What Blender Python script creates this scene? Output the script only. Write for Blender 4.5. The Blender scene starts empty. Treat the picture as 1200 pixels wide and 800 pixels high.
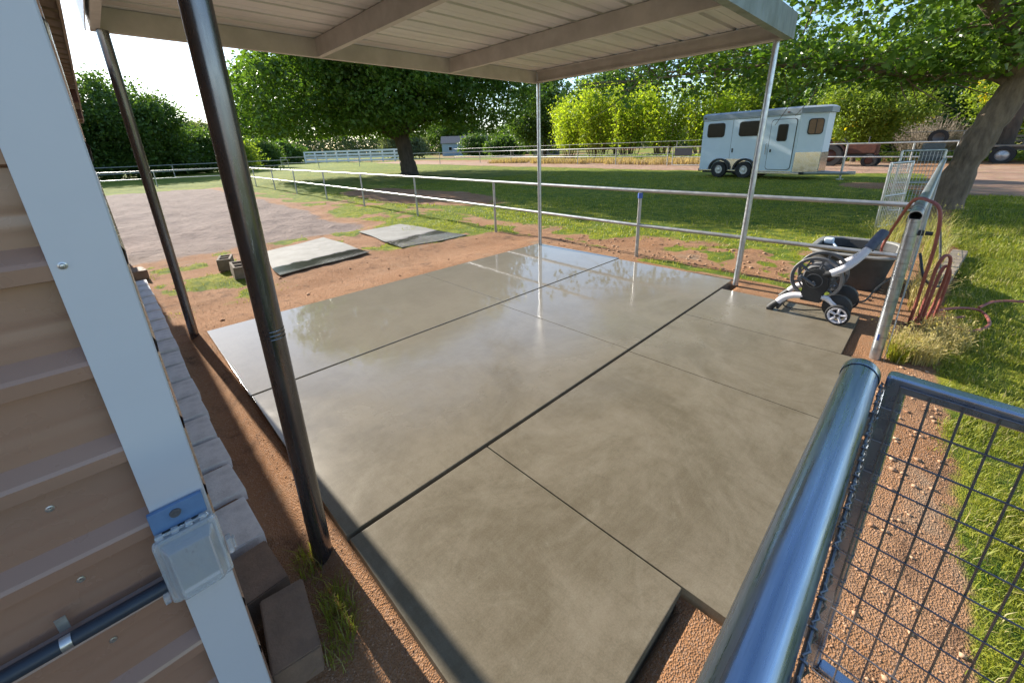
import bpy, bmesh, math, random
import numpy as np
from mathutils import Vector, Matrix
R = math.radians
rad = np.random.default_rng
random.seed(7)
scene = bpy.context.scene
COL = scene.collection

# ------------------------------------------------------------------ camera
cam_d = bpy.data.cameras.new('camera')
cam = bpy.data.objects.new('camera', cam_d)
COL.objects.link(cam)
def cam_matrix(yaw, pitch, roll, loc):
    ca, sa, cb, sb = math.cos(yaw), math.sin(yaw), math.cos(pitch), math.sin(pitch)
    fw = Vector((ca*cb, sa*cb, -sb)); rt = Vector((sa, -ca, 0)); up = rt.cross(fw)
    r2 = rt*math.cos(roll) + up*math.sin(roll); u2 = -rt*math.sin(roll) + up*math.cos(roll)
    return Matrix(((r2.x, u2.x, -fw.x, loc[0]), (r2.y, u2.y, -fw.y, loc[1]), (r2.z, u2.z, -fw.z, loc[2]), (0, 0, 0, 1)))
cam.matrix_world = cam_matrix(R(45.9967), R(18.6337), R(-1.872), (0, 0, 1.65))
cam_d.sensor_width = 36.0
cam_d.lens = 477.45/1200*36
cam_d.shift_y = -(400-334.6)/1200
cam_d.clip_start = 0.02
cam_d.clip_end = 2000
scene.camera = cam

# ------------------------------------------------------------------ light
SUN_EL, SUN_AZ = 25.0, 2.3            # degrees; azimuth from +Y towards -X
w = bpy.data.worlds.new('World'); scene.world = w; w.use_nodes = True
nt = w.node_tree; nt.nodes.clear()
sky = nt.nodes.new('ShaderNodeTexSky'); sky.sky_type = 'NISHITA'; sky.sun_disc = False
sky.sun_elevation = R(SUN_EL); sky.sun_rotation = R(-SUN_AZ)
sky.air_density = 1.0; sky.dust_density = 0.35; sky.ozone_density = 2.2
bg = nt.nodes.new('ShaderNodeBackground'); bg.inputs[1].default_value = 0.12
wo = nt.nodes.new('ShaderNodeOutputWorld')
nt.links.new(sky.outputs[0], bg.inputs[0]); nt.links.new(bg.outputs[0], wo.inputs[0])
sun_d = bpy.data.lights.new('sun', 'SUN'); sun_d.energy = 5.0; sun_d.angle = R(0.5); sun_d.color = (1, 0.93, 0.82)
sun = bpy.data.objects.new('sun', sun_d); COL.objects.link(sun)
sv = Vector((-math.sin(R(SUN_AZ))*math.cos(R(SUN_EL)), math.cos(R(SUN_AZ))*math.cos(R(SUN_EL)), math.sin(R(SUN_EL))))
sun.rotation_euler = sv.to_track_quat('Z', 'Y').to_euler()
vs = scene.view_settings
vs.view_transform = 'Standard'; vs.look = 'None'; vs.gamma = 1; vs.use_curve_mapping = False
vs.exposure = 1.2

# ------------------------------------------------------------------ materials
def _new(name):
    m = bpy.data.materials.new(name); m.use_nodes = True
    t = m.node_tree; t.nodes.clear()
    o = t.nodes.new('ShaderNodeOutputMaterial'); p = t.nodes.new('ShaderNodeBsdfPrincipled')
    t.links.new(p.outputs[0], o.inputs[0])
    return m, t, p, o
def nd(t, typ, **k):
    n = t.nodes.new(typ)
    for a, v in k.items(): setattr(n, a, v)
    return n
def noise(t, co, scale, detail=5, rough=.6, dist=0):
    n = nd(t, 'ShaderNodeTexNoise'); n.inputs['Scale'].default_value = scale
    n.inputs['Detail'].default_value = detail; n.inputs['Roughness'].default_value = rough
    n.inputs['Distortion'].default_value = dist
    t.links.new(co, n.inputs['Vector']); return n.outputs['Fac']
def remap(t, x, a, b, c=0., d=1.):
    n = nd(t, 'ShaderNodeMapRange'); n.interpolation_type = 'SMOOTHSTEP'
    for i, v in enumerate((a, b, c, d)): n.inputs[i+1].default_value = v
    t.links.new(x, n.inputs[0]); return n.outputs[0]
def mix(t, f, a, b, blend='MIX'):
    n = nd(t, 'ShaderNodeMix', data_type='RGBA', blend_type=blend)
    for i, v in ((0, f), (6, a), (7, b)):
        if hasattr(v, 'links') or hasattr(v, 'is_output'): t.links.new(v, n.inputs[i])
        elif i == 0: n.inputs[0].default_value = v
        else: n.inputs[i].default_value = (*v, 1) if len(v) == 3 else v
    return n.outputs[2]
def bump(t, h, strength, dist):
    n = nd(t, 'ShaderNodeBump'); n.inputs['Strength'].default_value = strength; n.inputs['Distance'].default_value = dist
    t.links.new(h, n.inputs['Height']); return n.outputs[0]
def coord(t, kind='Object', scale=None):
    c = nd(t, 'ShaderNodeTexCoord').outputs[kind]
    if scale:
        mp = nd(t, 'ShaderNodeMapping'); mp.inputs['Scale'].default_value = scale
        t.links.new(c, mp.inputs['Vector']); c = mp.outputs[0]
    return c
def mat(name, c1, c2=None, scale=8., rough=.6, rough2=None, metal=0., bmp=0., bscale=60., bdist=.01, spec=.5, stretch=None, coat=0.):
    m, t, p, o = _new(name)
    co = coord(t, 'Object', stretch)
    c2 = c2 or tuple(v*.75 for v in c1)
    f = remap(t, noise(t, co, scale, 6, .65), .3, .7)
    t.links.new(mix(t, f, c1, c2), p.inputs['Base Color'])
    r2 = rough2 if rough2 is not None else min(1, rough*1.25)
    t.links.new(remap(t, noise(t, co, scale*2.3, 4), .3, .7, rough, r2), p.inputs['Roughness'])
    p.inputs['Metallic'].default_value = metal
    p.inputs['Specular IOR Level'].default_value = spec
    if coat: p.inputs['Coat Weight'].default_value = coat; p.inputs['Coat Roughness'].default_value = .08
    if bmp: t.links.new(bump(t, noise(t, co, bscale, 4), bmp, bdist), p.inputs['Normal'])
    return m
def leaf_mat(name, c1, c2, trans=.45, rough=.45, spec=.4):
    m, t, p, o = _new(name)
    g = nd(t, 'ShaderNodeNewGeometry')
    c = mix(t, g.outputs['Random Per Island'], c1, c2)
    t.links.new(c, p.inputs['Base Color'])
    p.inputs['Roughness'].default_value = rough; p.inputs['Specular IOR Level'].default_value = spec
    tr = nd(t, 'ShaderNodeBsdfTranslucent')
    t.links.new(mix(t, 1., c, (1.5, 1.5, .6), 'MULTIPLY'), tr.inputs[0])
    ms = nd(t, 'ShaderNodeMixShader'); ms.inputs[0].default_value = trans
    t.links.new(p.outputs[0], ms.inputs[1]); t.links.new(tr.outputs[0], ms.inputs[2]); t.links.new(ms.outputs[0], o.inputs[0])
    return m

M = {}
M['galv'] = mat('galvanised_pipe', (.55, .57, .60), (.40, .42, .45), 14, .28, .42, metal=.9, bmp=.08, bscale=90, bdist=.004)
M['galv_blue'] = mat('smooth_galvanised_rail', (.42, .50, .62), (.27, .34, .45), 55, .20, .42, metal=.95, bmp=.10, bscale=90, bdist=.002, stretch=(.04, 1, 1))
M['galv_gate'] = mat('galvanised_gate_tube', (.46, .53, .63), (.36, .43, .53), 6, .22, .32, metal=.95, bmp=.03, bscale=60, bdist=.002)
M['darkpipe'] = mat('mill_finish_pipe', (.21, .208, .22), (.14, .135, .145), 18, .2, .32, metal=.92, bmp=.03, bscale=140, bdist=.003, stretch=(1, 1, .12))
M['rail'] = mat('weathered_pipe_rail', (.47, .47, .465), (.34, .34, .335), 6, .35, .5, metal=.7)
M['purlin'] = mat('grey_galvanised_purlin', (.62, .60, .57), (.50, .485, .46), 4, .5, .7, metal=.1, bmp=.05)
M['roofpanel'] = mat('corrugated_roof_steel', (.72, .72, .73), (.60, .60, .61), 1.6, .3, .5, metal=.15, stretch=(.3, 2, 1))
M['fascia'] = mat('weathered_fascia', (.30, .34, .34), (.20, .23, .22), 7, .4, .6, metal=.4, stretch=(1, 1, .3))
M['wire'] = mat('dark_wire', (.27, .27, .29), (.18, .18, .195), 30, .4, metal=.8)
M['wirel'] = mat('light_wire', (.5, .5, .5), (.38, .38, .38), 30, .4, metal=.7)
M['siding'] = mat('tan_wall_steel', (.345, .205, .142), (.315, .185, .128), 2.5, .24, .32, spec=.65, bmp=.02, bscale=20)
M['trim'] = mat('white_trim_steel', (.555, .57, .60), (.53, .545, .575), 3, .4, .5, spec=.45)
M['shedroof'] = mat('tan_roof_sheet', (.34, .26, .19), (.28, .21, .15), 3, .5)
M['rust'] = mat('red_oxide_steel', (.085, .03, .02), (.05, .018, .014), 20, .6)
M['screw'] = mat('zinc_screw', (.6, .6, .6), (.5, .5, .5), 60, .3, metal=.8)
M['conduit'] = mat('grey_plastic_conduit', (.035, .045, .062), (.028, .036, .05), 12, .4)
M['boxgrey'] = mat('grey_outlet_body', (.13, .24, .42), (.11, .2, .36), 20, .45)
M['boxdark'] = mat('outlet_face', (.13, .15, .17), (.11, .13, .15), 20, .5)
M['slot'] = mat('dark_slot', (.01, .01, .01), (.008, .008, .008), 20, .6)
m, t, p, o = _new('clear_polycarbonate')
p.inputs['Base Color'].default_value = (.88, .92, .95, 1); p.inputs['Roughness'].default_value = .20
p.inputs['Transmission Weight'].default_value = .74; p.inputs['IOR'].default_value = 1.22
M['clear'] = m
M['block'] = mat('concrete_block', (.78, .74, .71), (.62, .585, .56), 14, .8, bmp=.6, bscale=80, bdist=.006)
M['blockbrown'] = mat('brown_stained_block', (.27, .175, .115), (.19, .125, .085), 9, .75, bmp=.4, bscale=90, bdist=.006)
M['cinder'] = mat('cinder_block', (.25, .20, .155), (.18, .145, .11), 9, .9, bmp=.5, bscale=70, bdist=.006)
M['mat'] = mat('dusty_rubber_mat', (.30, .29, .265), (.20, .195, .18), 3, .42, .65, bmp=.25, bscale=120, bdist=.003)
M['bark'] = mat('mulberry_bark', (.27, .195, .14), (.13, .092, .066), 7, .85, bmp=.9, bscale=16, bdist=.05, stretch=(1, 1, .3))
M['barkdark'] = mat('dark_bark', (.10, .075, .055), (.055, .042, .032), 6, .9, bmp=.8, bscale=12, bdist=.05, stretch=(1, 1, .3))
M['stem'] = mat('shrub_stem', (.22, .16, .09), (.14, .10, .06), 6, .9)
M['leaf_dark'] = leaf_mat('leaf_dark', (.045, .095, .022), (.11, .185, .035), .45, .42, .45)
M['leaf_shade'] = leaf_mat('leaf_shade_tree', (.05, .11, .02), (.13, .22, .035), .5, .42, .45)
M['leaf_mul'] = leaf_mat('leaf_mulberry', (.06, .13, .022), (.20, .30, .05), .52, .32, .7)
M['leaf_yel'] = leaf_mat('leaf_yellowgreen', (.22, .33, .025), (.42, .48, .05), .55, .5)
M['leaf_mid'] = leaf_mat('leaf_mid', (.05, .10, .022), (.11, .18, .035), .42, .5)
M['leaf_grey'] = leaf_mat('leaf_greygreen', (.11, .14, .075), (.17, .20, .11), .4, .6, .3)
M['leaf_palo'] = leaf_mat('leaf_paloverde', (.13, .20, .03), (.24, .30, .045), .5, .5)
M['flower'] = leaf_mat('yellow_blossom', (.75, .55, .02), (.85, .68, .04), .4, .6)
M['dry'] = leaf_mat('dry_twigs', (.30, .25, .20), (.42, .36, .30), .2, .8, .2)
def grass_mat(name, c1, c2, c3, trans):
    m = leaf_mat(name, c1, c2, trans, .5, .35); t = m.node_tree
    g = next(n for n in t.nodes if n.bl_idname == 'ShaderNodeNewGeometry'); c = next(n for n in t.nodes if n.bl_idname == 'ShaderNodeMix')
    k = mix(t, remap(t, noise(t, coord(t, 'Object'), 1.1, 5), .38, .66), c.outputs[2], mix(t, .5, c.outputs[2], c2))
    k = mix(t, remap(t, g.outputs['Random Per Island'], .84, .90), k, c3)
    p = next(n for n in t.nodes if n.bl_idname == 'ShaderNodeBsdfPrincipled'); t.links.new(k, p.inputs['Base Color'])
    return m
M['grass'] = grass_mat('grass_blade', (.15, .21, .022), (.36, .35, .055), (.46, .38, .18), .42) if True else leaf_mat('grass_blade', (.16, .22, .02), (.37, .37, .05), .45, .5, .35)
M['drygrass'] = leaf_mat('straw_blade', (.38, .30, .12), (.55, .46, .22), .35, .6, .3)
M['seedgrass'] = leaf_mat('seeding_grass', (.20, .22, .06), (.46, .40, .17), .4, .6, .3)
M['straw'] = leaf_mat('roadside_straw', (.36, .26, .15), (.50, .38, .23), .3, .7, .2)
M['leaf_far'] = leaf_mat('far_leaf', (.045, .07, .03), (.085, .115, .05), .12, .7, .1)
M['weed'] = leaf_mat('weed_leaf', (.14, .22, .05), (.28, .34, .10), .4, .6, .3)
M['white'] = mat('white_gelcoat', (.68, .77, .85), (.65, .74, .82), 2, .32, .4, spec=.5)
M['troof'] = mat('trailer_roof', (.30, .34, .38), (.25, .29, .33), 3, .4, metal=.2)
M['alu'] = mat('aluminium_sheet', (.62, .57, .53), (.54, .50, .46), 3, .16, .24, metal=.9)
M['glass'] = mat('tinted_glass', (.006, .006, .007), (.010, .010, .011), 3, .10, .16, spec=.12)
M['blind'] = mat('tan_blind', (.30, .17, .09), (.24, .13, .07), 9, .7)
M['tyre'] = mat('tyre_rubber', (.025, .025, .026), (.035, .034, .033), 20, .8)
M['rim'] = mat('silver_rim', (.55, .56, .57), (.4, .41, .42), 9, .35, metal=.6)
M['black'] = mat('black_plastic', (.022, .022, .023), (.03, .03, .031), 30, .5)
M['grey'] = mat('grey_plastic', (.12, .12, .125), (.09, .09, .095), 25, .5)
M['silverp'] = mat('pale_grey_plastic_tube', (.72, .70, .73), (.66, .64, .68), 12, .4, spec=.5)
M['grip'] = mat('blue_grey_grip', (.10, .12, .17), (.07, .085, .12), 30, .55)
M['trough'] = mat('grey_rubber_trough', (.06, .06, .06), (.04, .04, .04), 7, .6, bmp=.15, bscale=40)
M['troughlip'] = mat('pale_worn_rim', (.26, .255, .24), (.18, .175, .165), 12, .6)
m, t, p, o = _new('trough_water')
p.inputs['Base Color'].default_value = (.012, .016, .014, 1); p.inputs['Roughness'].default_value = .03
M['water'] = m
M['hose'] = mat('red_rubber_hose', (.34, .105, .085), (.25, .075, .06), 12, .5)
M['cable'] = mat('black_cable', (.02, .02, .02), (.03, .03, .03), 12, .5)
M['timber'] = mat('weathered_timber', (.33, .27, .21), (.22, .17, .13), 5, .85, bmp=.5, bscale=30, bdist=.006, stretch=(.12, 1, 1))
M['wfence'] = mat('white_rail_paint', (.75, .77, .80), (.68, .70, .73), 4, .5)
M['orange'] = mat('orange_tractor_paint', (.13, .04, .02), (.07, .026, .016), 4, .5)
M['housewall'] = mat('grey_hut_boards', (.30, .24, .20), (.22, .18, .15), 2, .8)
M['housewhite'] = mat('pale_house_wall', (.34, .42, .52), (.28, .36, .46), 2, .7)
M['shingle'] = mat('grey_shingle', (.17, .165, .17), (.11, .108, .11), 5, .85)
M['bluepaint'] = mat('blue_sticker', (.05, .12, .45), (.04, .10, .38), 30, .5)

m, t, p, o = _new('dusty_rubber_mat_wet')
co = coord(t, 'Object'); sx = nd(t, 'ShaderNodeSeparateXYZ'); t.links.new(co, sx.inputs[0])
ww = nd(t, 'ShaderNodeMath', operation='MULTIPLY_ADD'); t.links.new(noise(t, co, 1.6, 6, .6), ww.inputs[0]); ww.inputs[1].default_value = .9
yx = nd(t, 'ShaderNodeMath', operation='MULTIPLY_ADD'); t.links.new(sx.outputs[0], yx.inputs[0]); yx.inputs[1].default_value = -.16; t.links.new(sx.outputs[1], yx.inputs[2])
t.links.new(yx.outputs[0], ww.inputs[2])
wf_ = remap(t, ww.outputs[0], 7.35, 7.6); wf2 = remap(t, ww.outputs[0], 6.9, 7.15)
dust = mix(t, remap(t, noise(t, co, 3, 7, .7), .3, .7), (.30, .285, .255), (.215, .205, .18))
wt_ = mix(t, wf2, (.17, .165, .15), (.035, .033, .03))
t.links.new(mix(t, wf_, wt_, dust), p.inputs['Base Color'])
t.links.new(remap(t, wf_, 0, 1, .14, .8), p.inputs['Roughness']); p.inputs['Specular IOR Level'].default_value = .3
t.links.new(bump(t, noise(t, co, 110, 4), .25, .003), p.inputs['Normal'])
M['mat'] = m

# ------------------------------------------------------------------ mesh builders
def frame_of(d):
    d = d.normalized()
    u = Vector((0, 0, 1)) if abs(d.z) < .95 else Vector((1, 0, 0))
    a = u.cross(d).normalized(); return a, d.cross(a)
class MB:
    def __init__(s): s.v = []; s.f = []
    def add(s, vs_, fs_):
        o = len(s.v); s.v += [tuple(x) for x in vs_]; s.f += [tuple(i+o for i in f) for f in fs_]; return s
    def bm(s, b):
        b.verts.ensure_lookup_table(); b.verts.index_update()
        s.add([v.co[:] for v in b.verts], [[v.index for v in f.verts] for f in b.faces]); b.free(); return s
    def box(s, c, size, rot=None, bev=0., seg=2):
        b = bmesh.new(); bmesh.ops.create_cube(b, size=1)
        for v in b.verts: v.co = Vector((v.co.x*size[0], v.co.y*size[1], v.co.z*size[2]))
        if bev: bmesh.ops.bevel(b, geom=b.edges[:], offset=bev, segments=seg, affect='EDGES', profile=.6)
        for v in b.verts:
            p_ = v.co if rot is None else rot @ v.co
            v.co = p_ + Vector(c)
        return s.bm(b)
    def span(s, x0, x1, y0, y1, z0, z1, bev=0., seg=2):
        return s.box(((x0+x1)/2, (y0+y1)/2, (z0+z1)/2), (x1-x0, y1-y0, z1-z0), None, bev, seg)
    def tube(s, pts, r, n=10, cap=True, closed=False):
        pts = [Vector(p_) for p_ in pts]; N = len(pts)
        rr = list(r) if hasattr(r, '__len__') else [r]*N
        T = []
        for i in range(N):
            if closed: d = pts[(i+1) % N]-pts[i-1]
            else: d = pts[min(i+1, N-1)]-pts[max(i-1, 0)]
            T.append(d.normalized())
        a, b = frame_of(T[0]); vs_ = []
        for i in range(N):
            if i:
                q = T[i-1].rotation_difference(T[i]); a = q @ a
                a = (a - T[i]*a.dot(T[i])).normalized()
            b = T[i].cross(a)
            for k in range(n):
                t_ = 2*math.pi*k/n
                vs_.append(pts[i] + (a*math.cos(t_)+b*math.sin(t_))*rr[i])
        fs_ = []
        for i in range(N if closed else N-1):
            j = (i+1) % N
            for k in range(n):
                k2 = (k+1) % n
                fs_.append((i*n+k, i*n+k2, j*n+k2, j*n+k))
        if cap and not closed:
            fs_.append(tuple(range(n-1, -1, -1))); fs_.append(tuple(range((N-1)*n, N*n)))
        return s.add(vs_, fs_)
    def cyl(s, a, b, r, n=16, r2=None, cap=True): return s.tube([a, b], [r, r if r2 is None else r2], n, cap)
    def lathe(s, prof, c, ax, n=28, close=False):
        ax = Vector(ax).normalized(); a, b = frame_of(ax); c = Vector(c); vs_ = []; fs_ = []
        for (r, h) in prof:
            for k in range(n):
                t_ = 2*math.pi*k/n
                vs_.append(c + ax*h + (a*math.cos(t_)+b*math.sin(t_))*r)
        P = len(prof)
        for i in range(P if close else P-1):
            j = (i+1) % P
            for k in range(n):
                k2 = (k+1) % n
                fs_.append((i*n+k, i*n+k2, j*n+k2, j*n+k))
        return s.add(vs_, fs_)
    def prism(s, poly, a, b, fn, bev=0.):
        """poly in 2D, extruded from a to b; fn(u,v,h)->xyz"""
        n = len(poly)
        vs_ = [fn(u, v, a) for u, v in poly] + [fn(u, v, b) for u, v in poly]
        fs_ = [tuple(range(n-1, -1, -1)), tuple(range(n, 2*n))] + [(i, (i+1) % n, (i+1) % n+n, i+n) for i in range(n)]
        bb = bmesh.new(); V_ = [bb.verts.new(x) for x in vs_]
        for f_ in fs_: bb.faces.new([V_[i] for i in f_])
        bmesh.ops.recalc_face_normals(bb, faces=bb.faces[:])
        if bev: bmesh.ops.bevel(bb, geom=bb.edges[:], offset=bev, segments=2, affect='EDGES')
        return s.bm(bb)
    def build(s, name, m, parent=None, world=True, angle=35):
        off = Vector((0, 0, 0)); q = parent
        while q is not None and world: off += q.location; q = q.parent
        me = bpy.data.meshes.new(name)
        me.from_pydata([(x-off.x, y-off.y, z-off.z) for x, y, z in s.v], [], s.f)
        me.polygons.foreach_set('use_smooth', [True]*len(me.polygons))
        me.set_sharp_from_angle(angle=R(angle))
        me.materials.append(m if not isinstance(m, str) else M[m]); me.update()
        o = bpy.data.objects.new(name, me); COL.objects.link(o)
        wn = o.modifiers.new('weighted_normal', 'WEIGHTED_NORMAL'); wn.keep_sharp = True; wn.weight = 90
        if parent is not None: o.parent = parent
        return o
def np_mesh(name, verts, faces, m, parent=None, smooth=False):
    """verts (N,3); faces: list of int arrays (F,k)"""
    off = Vector((0, 0, 0)); q = parent
    while q is not None: off += q.location; q = q.parent
    me = bpy.data.meshes.new(name)
    v = (np.asarray(verts, dtype=np.float32) - np.array(off[:], dtype=np.float32)).astype(np.float32)
    me.vertices.add(len(v)); me.vertices.foreach_set('co', v.ravel())
    loops = np.concatenate([f.ravel() for f in faces]).astype(np.int32)
    tot = np.concatenate([np.full(len(f), f.shape[1]) for f in faces]).astype(np.int32)
    st = np.concatenate([[0], np.cumsum(tot)[:-1]]).astype(np.int32)
    me.loops.add(len(loops)); me.loops.foreach_set('vertex_index', loops)
    me.polygons.add(len(tot)); me.polygons.foreach_set('loop_start', st); me.polygons.foreach_set('loop_total', tot)
    if smooth: me.polygons.foreach_set('use_smooth', np.ones(len(tot), dtype=bool))
    me.update(calc_edges=True); me.validate()
    me.materials.append(M[m] if isinstance(m, str) else m)
    o = bpy.data.objects.new(name, me); COL.objects.link(o)
    if parent is not None: o.parent = parent
    return o
def tag(o, label=None, cat=None, group=None, kind=None):
    for k, v in (('label', label), ('category', cat), ('group', group), ('kind', kind)):
        if v: o[k] = v
    return o
def thing(name, label, cat, loc=(0, 0, 0), rz=0., group=None):
    o = bpy.data.objects.new(name, None); COL.objects.link(o); o.location = loc; o.rotation_euler = (0, 0, rz)
    o.empty_display_size = .2
    return tag(o, label, cat, group)
def copy_tree(o, parent=None):
    c = o.copy(); COL.objects.link(c); c.parent = parent
    for ch in list(o.children): copy_tree(ch, c)
    return c

# value noise for placing things
_g = rad(3).random((256, 256))
def vnoise(x, y):
    x = np.asarray(x, float); y = np.asarray(y, float)
    xi = np.floor(x).astype(int); yi = np.floor(y).astype(int); fx = x-xi; fy = y-yi
    fx = fx*fx*(3-2*fx); fy = fy*fy*(3-2*fy)
    g = lambda a, b: _g[a % 256, b % 256]
    return (g(xi, yi)*(1-fx)+g(xi+1, yi)*fx)*(1-fy)+(g(xi, yi+1)*(1-fx)+g(xi+1, yi+1)*fx)*fy
def fbm(x, y, s, o=4):
    v = 0; a = .5; n = 0
    for i in range(o):
        v = v + a*vnoise(x*s+17.3*i, y*s-9.1*i); n += a; a *= .5; s *= 2
    return v/n
def sstep(x, a, b):
    t_ = np.clip((x-a)/(b-a), 0, 1); return t_*t_*(3-2*t_)

# ------------------------------------------------------------------ ground regions (plan view, metres)
G0 = -0.10
def masks(x, y):
    x = np.asarray(x, float); y = np.asarray(y, float)
    n1 = fbm(x, y, .55); n2 = fbm(x+40, y+11, 2.2); n3 = fbm(x-30, y+70, .16)
    wob = (n1-.5)*1.2; wf = (n2-.5)*.5
    # lawn right of the pipe fence
    right = sstep(-.36+wf*.5+wob*.12 - y, -.12, .14) * (1-sstep(x+wob, 18.2, 18.9)) * sstep(x, -3, -2)
    # pasture beyond the near fence
    edge = np.where(y < 7, 7.9 + .25*wob - .12*y, 6.9-.03*(y-7))
    past = sstep(x+wob*1.1+wf-edge, -.7, 1.0) * sstep(y+wf, .1, .8)
    past *= 1-sstep(x+wob*1.5-np.where(y < 14, 27.5, 27.5+.12*(y-14)), -.6, .6)
    bare = np.exp(-(((x-9.2)/2.2)**2+((y-15.5)/6.0)**2))
    past *= 1-sstep(bare+wob*.35, .28, .62)
    bare2 = np.exp(-(((x-20.6)/1.6)**2+((y-1.6)/1.4)**2))
    past *= 1-sstep(bare2+wob*.3, .3, .6)
    # strip by the fence, arena edge
    strip = sstep(x+wob*.9-4.75-(y-9)*.02, -.3, .5)*(1-sstep(x, 6.9, 7.6))*sstep(y+wob, 7.6, 9.4)
    strip *= sstep(n2+n1, .62, .85)
    far = sstep(y+wob*1.5, 30.6, 31.8)*(1-sstep(x, 27, 29))
    left = sstep(n2*.7+n1*.5, .54, .63)*sstep(y+wf, 5.6, 6.4)*(1-sstep(y+wob, 8.9, 9.8))*sstep(x, .1, .3)*(1-sstep(x+wob*.6, 1.2, 2.0))
    mid = sstep(n2*.6+n1*.5, .49, .58)*sstep(y, 6.5, 7.0)*(1-sstep(y, 9.3, 10.1))*sstep(x+.6*(y-8.4), 2.3, 3.0)*(1-sstep(x, 6, 6.5))*.9
    thin = sstep(x+wf*.5, 5.42, 5.6)*(1-sstep(x+wf*.9, 5.75, 6.0))*(1-sstep(y, 2.6, 3.4))*sstep(y, .3, .6)*.9
    patch = sstep(n1*.6+n2*.5, .56, .64)*sstep(x, 5.8, 6.3)*(1-sstep(x, 8.2, 9))*sstep(y, .2, 1)*(1-sstep(y, 8, 9))*.8
    beyond = np.maximum(sstep(x+wob*3, 41, 46), sstep(y+wob*3, 66, 74))*sstep(n1+n3, .7, 1.0)
    grass = np.clip(np.maximum.reduce([right, past, strip, far, left, mid, thin, patch, beyond]), 0, 1)
    arena = (1-sstep(x+wob*.7-4.4-(y-9)*.015, -.5, .5))*sstep(y+wob*.6, 8.9, 10.2)*(1-sstep(y+wob, 30.6, 31.6))*sstep(x, -12, -11)
    road = np.maximum(sstep(x+wob-np.where(y < 14, 27.8, 27.8+.12*(y-14)), -.5, .5)*(1-sstep(x+wob*2, 37, 39))*sstep(y, .6, 2),
                      sstep(x+wob*.6, 18.3, 19)*(1-sstep(x+wob, 33, 36))*(1-sstep(y+wob, -1., .6)))
    return grass, arena, road
def gz(x, y):
    x = np.asarray(x, float); y = np.asarray(y, float)
    d = np.hypot(x-4, y-2)
    a = (fbm(x, y, 1.6, 3)-.5)*.05 + (fbm(x, y, 4.5, 2)-.5)*.022
    near_slab = sstep(np.maximum(np.maximum(.3-x, x-5.6), np.maximum(-.2-y, y-5.0)), -.1, .9)
    under = ((x > .44) & (x < 5.30) & (y > 1.5) & (y < 4.82)) | ((x > .44) & (x < 1.20) & (y > .41) & (y < 1.6)) | ((x > 1.28) & (x < 3.87) & (y > .10) & (y < 1.6)) | ((x > 3.85) & (x < 4.89) & (y > .30) & (y < 1.6))
    z = G0 + .068*(1-near_slab)*sstep(x, .25, .38) + a*(.35+.65*near_slab)
    z = z + .25*sstep(x, 26, 40)*fbm(x, y, .12, 3)
    z = np.where((x > -.2) & (x < .16) & (y > 1.85) & (y < 7.9), -.035+.01*fbm(x, y, 9, 2), z)
    grass, arena, road = masks(x, y)
    z = z + arena*(fbm(x, y, 1.6, 2)-.5)*.10
    return np.where(under, G0-.04, z)
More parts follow.
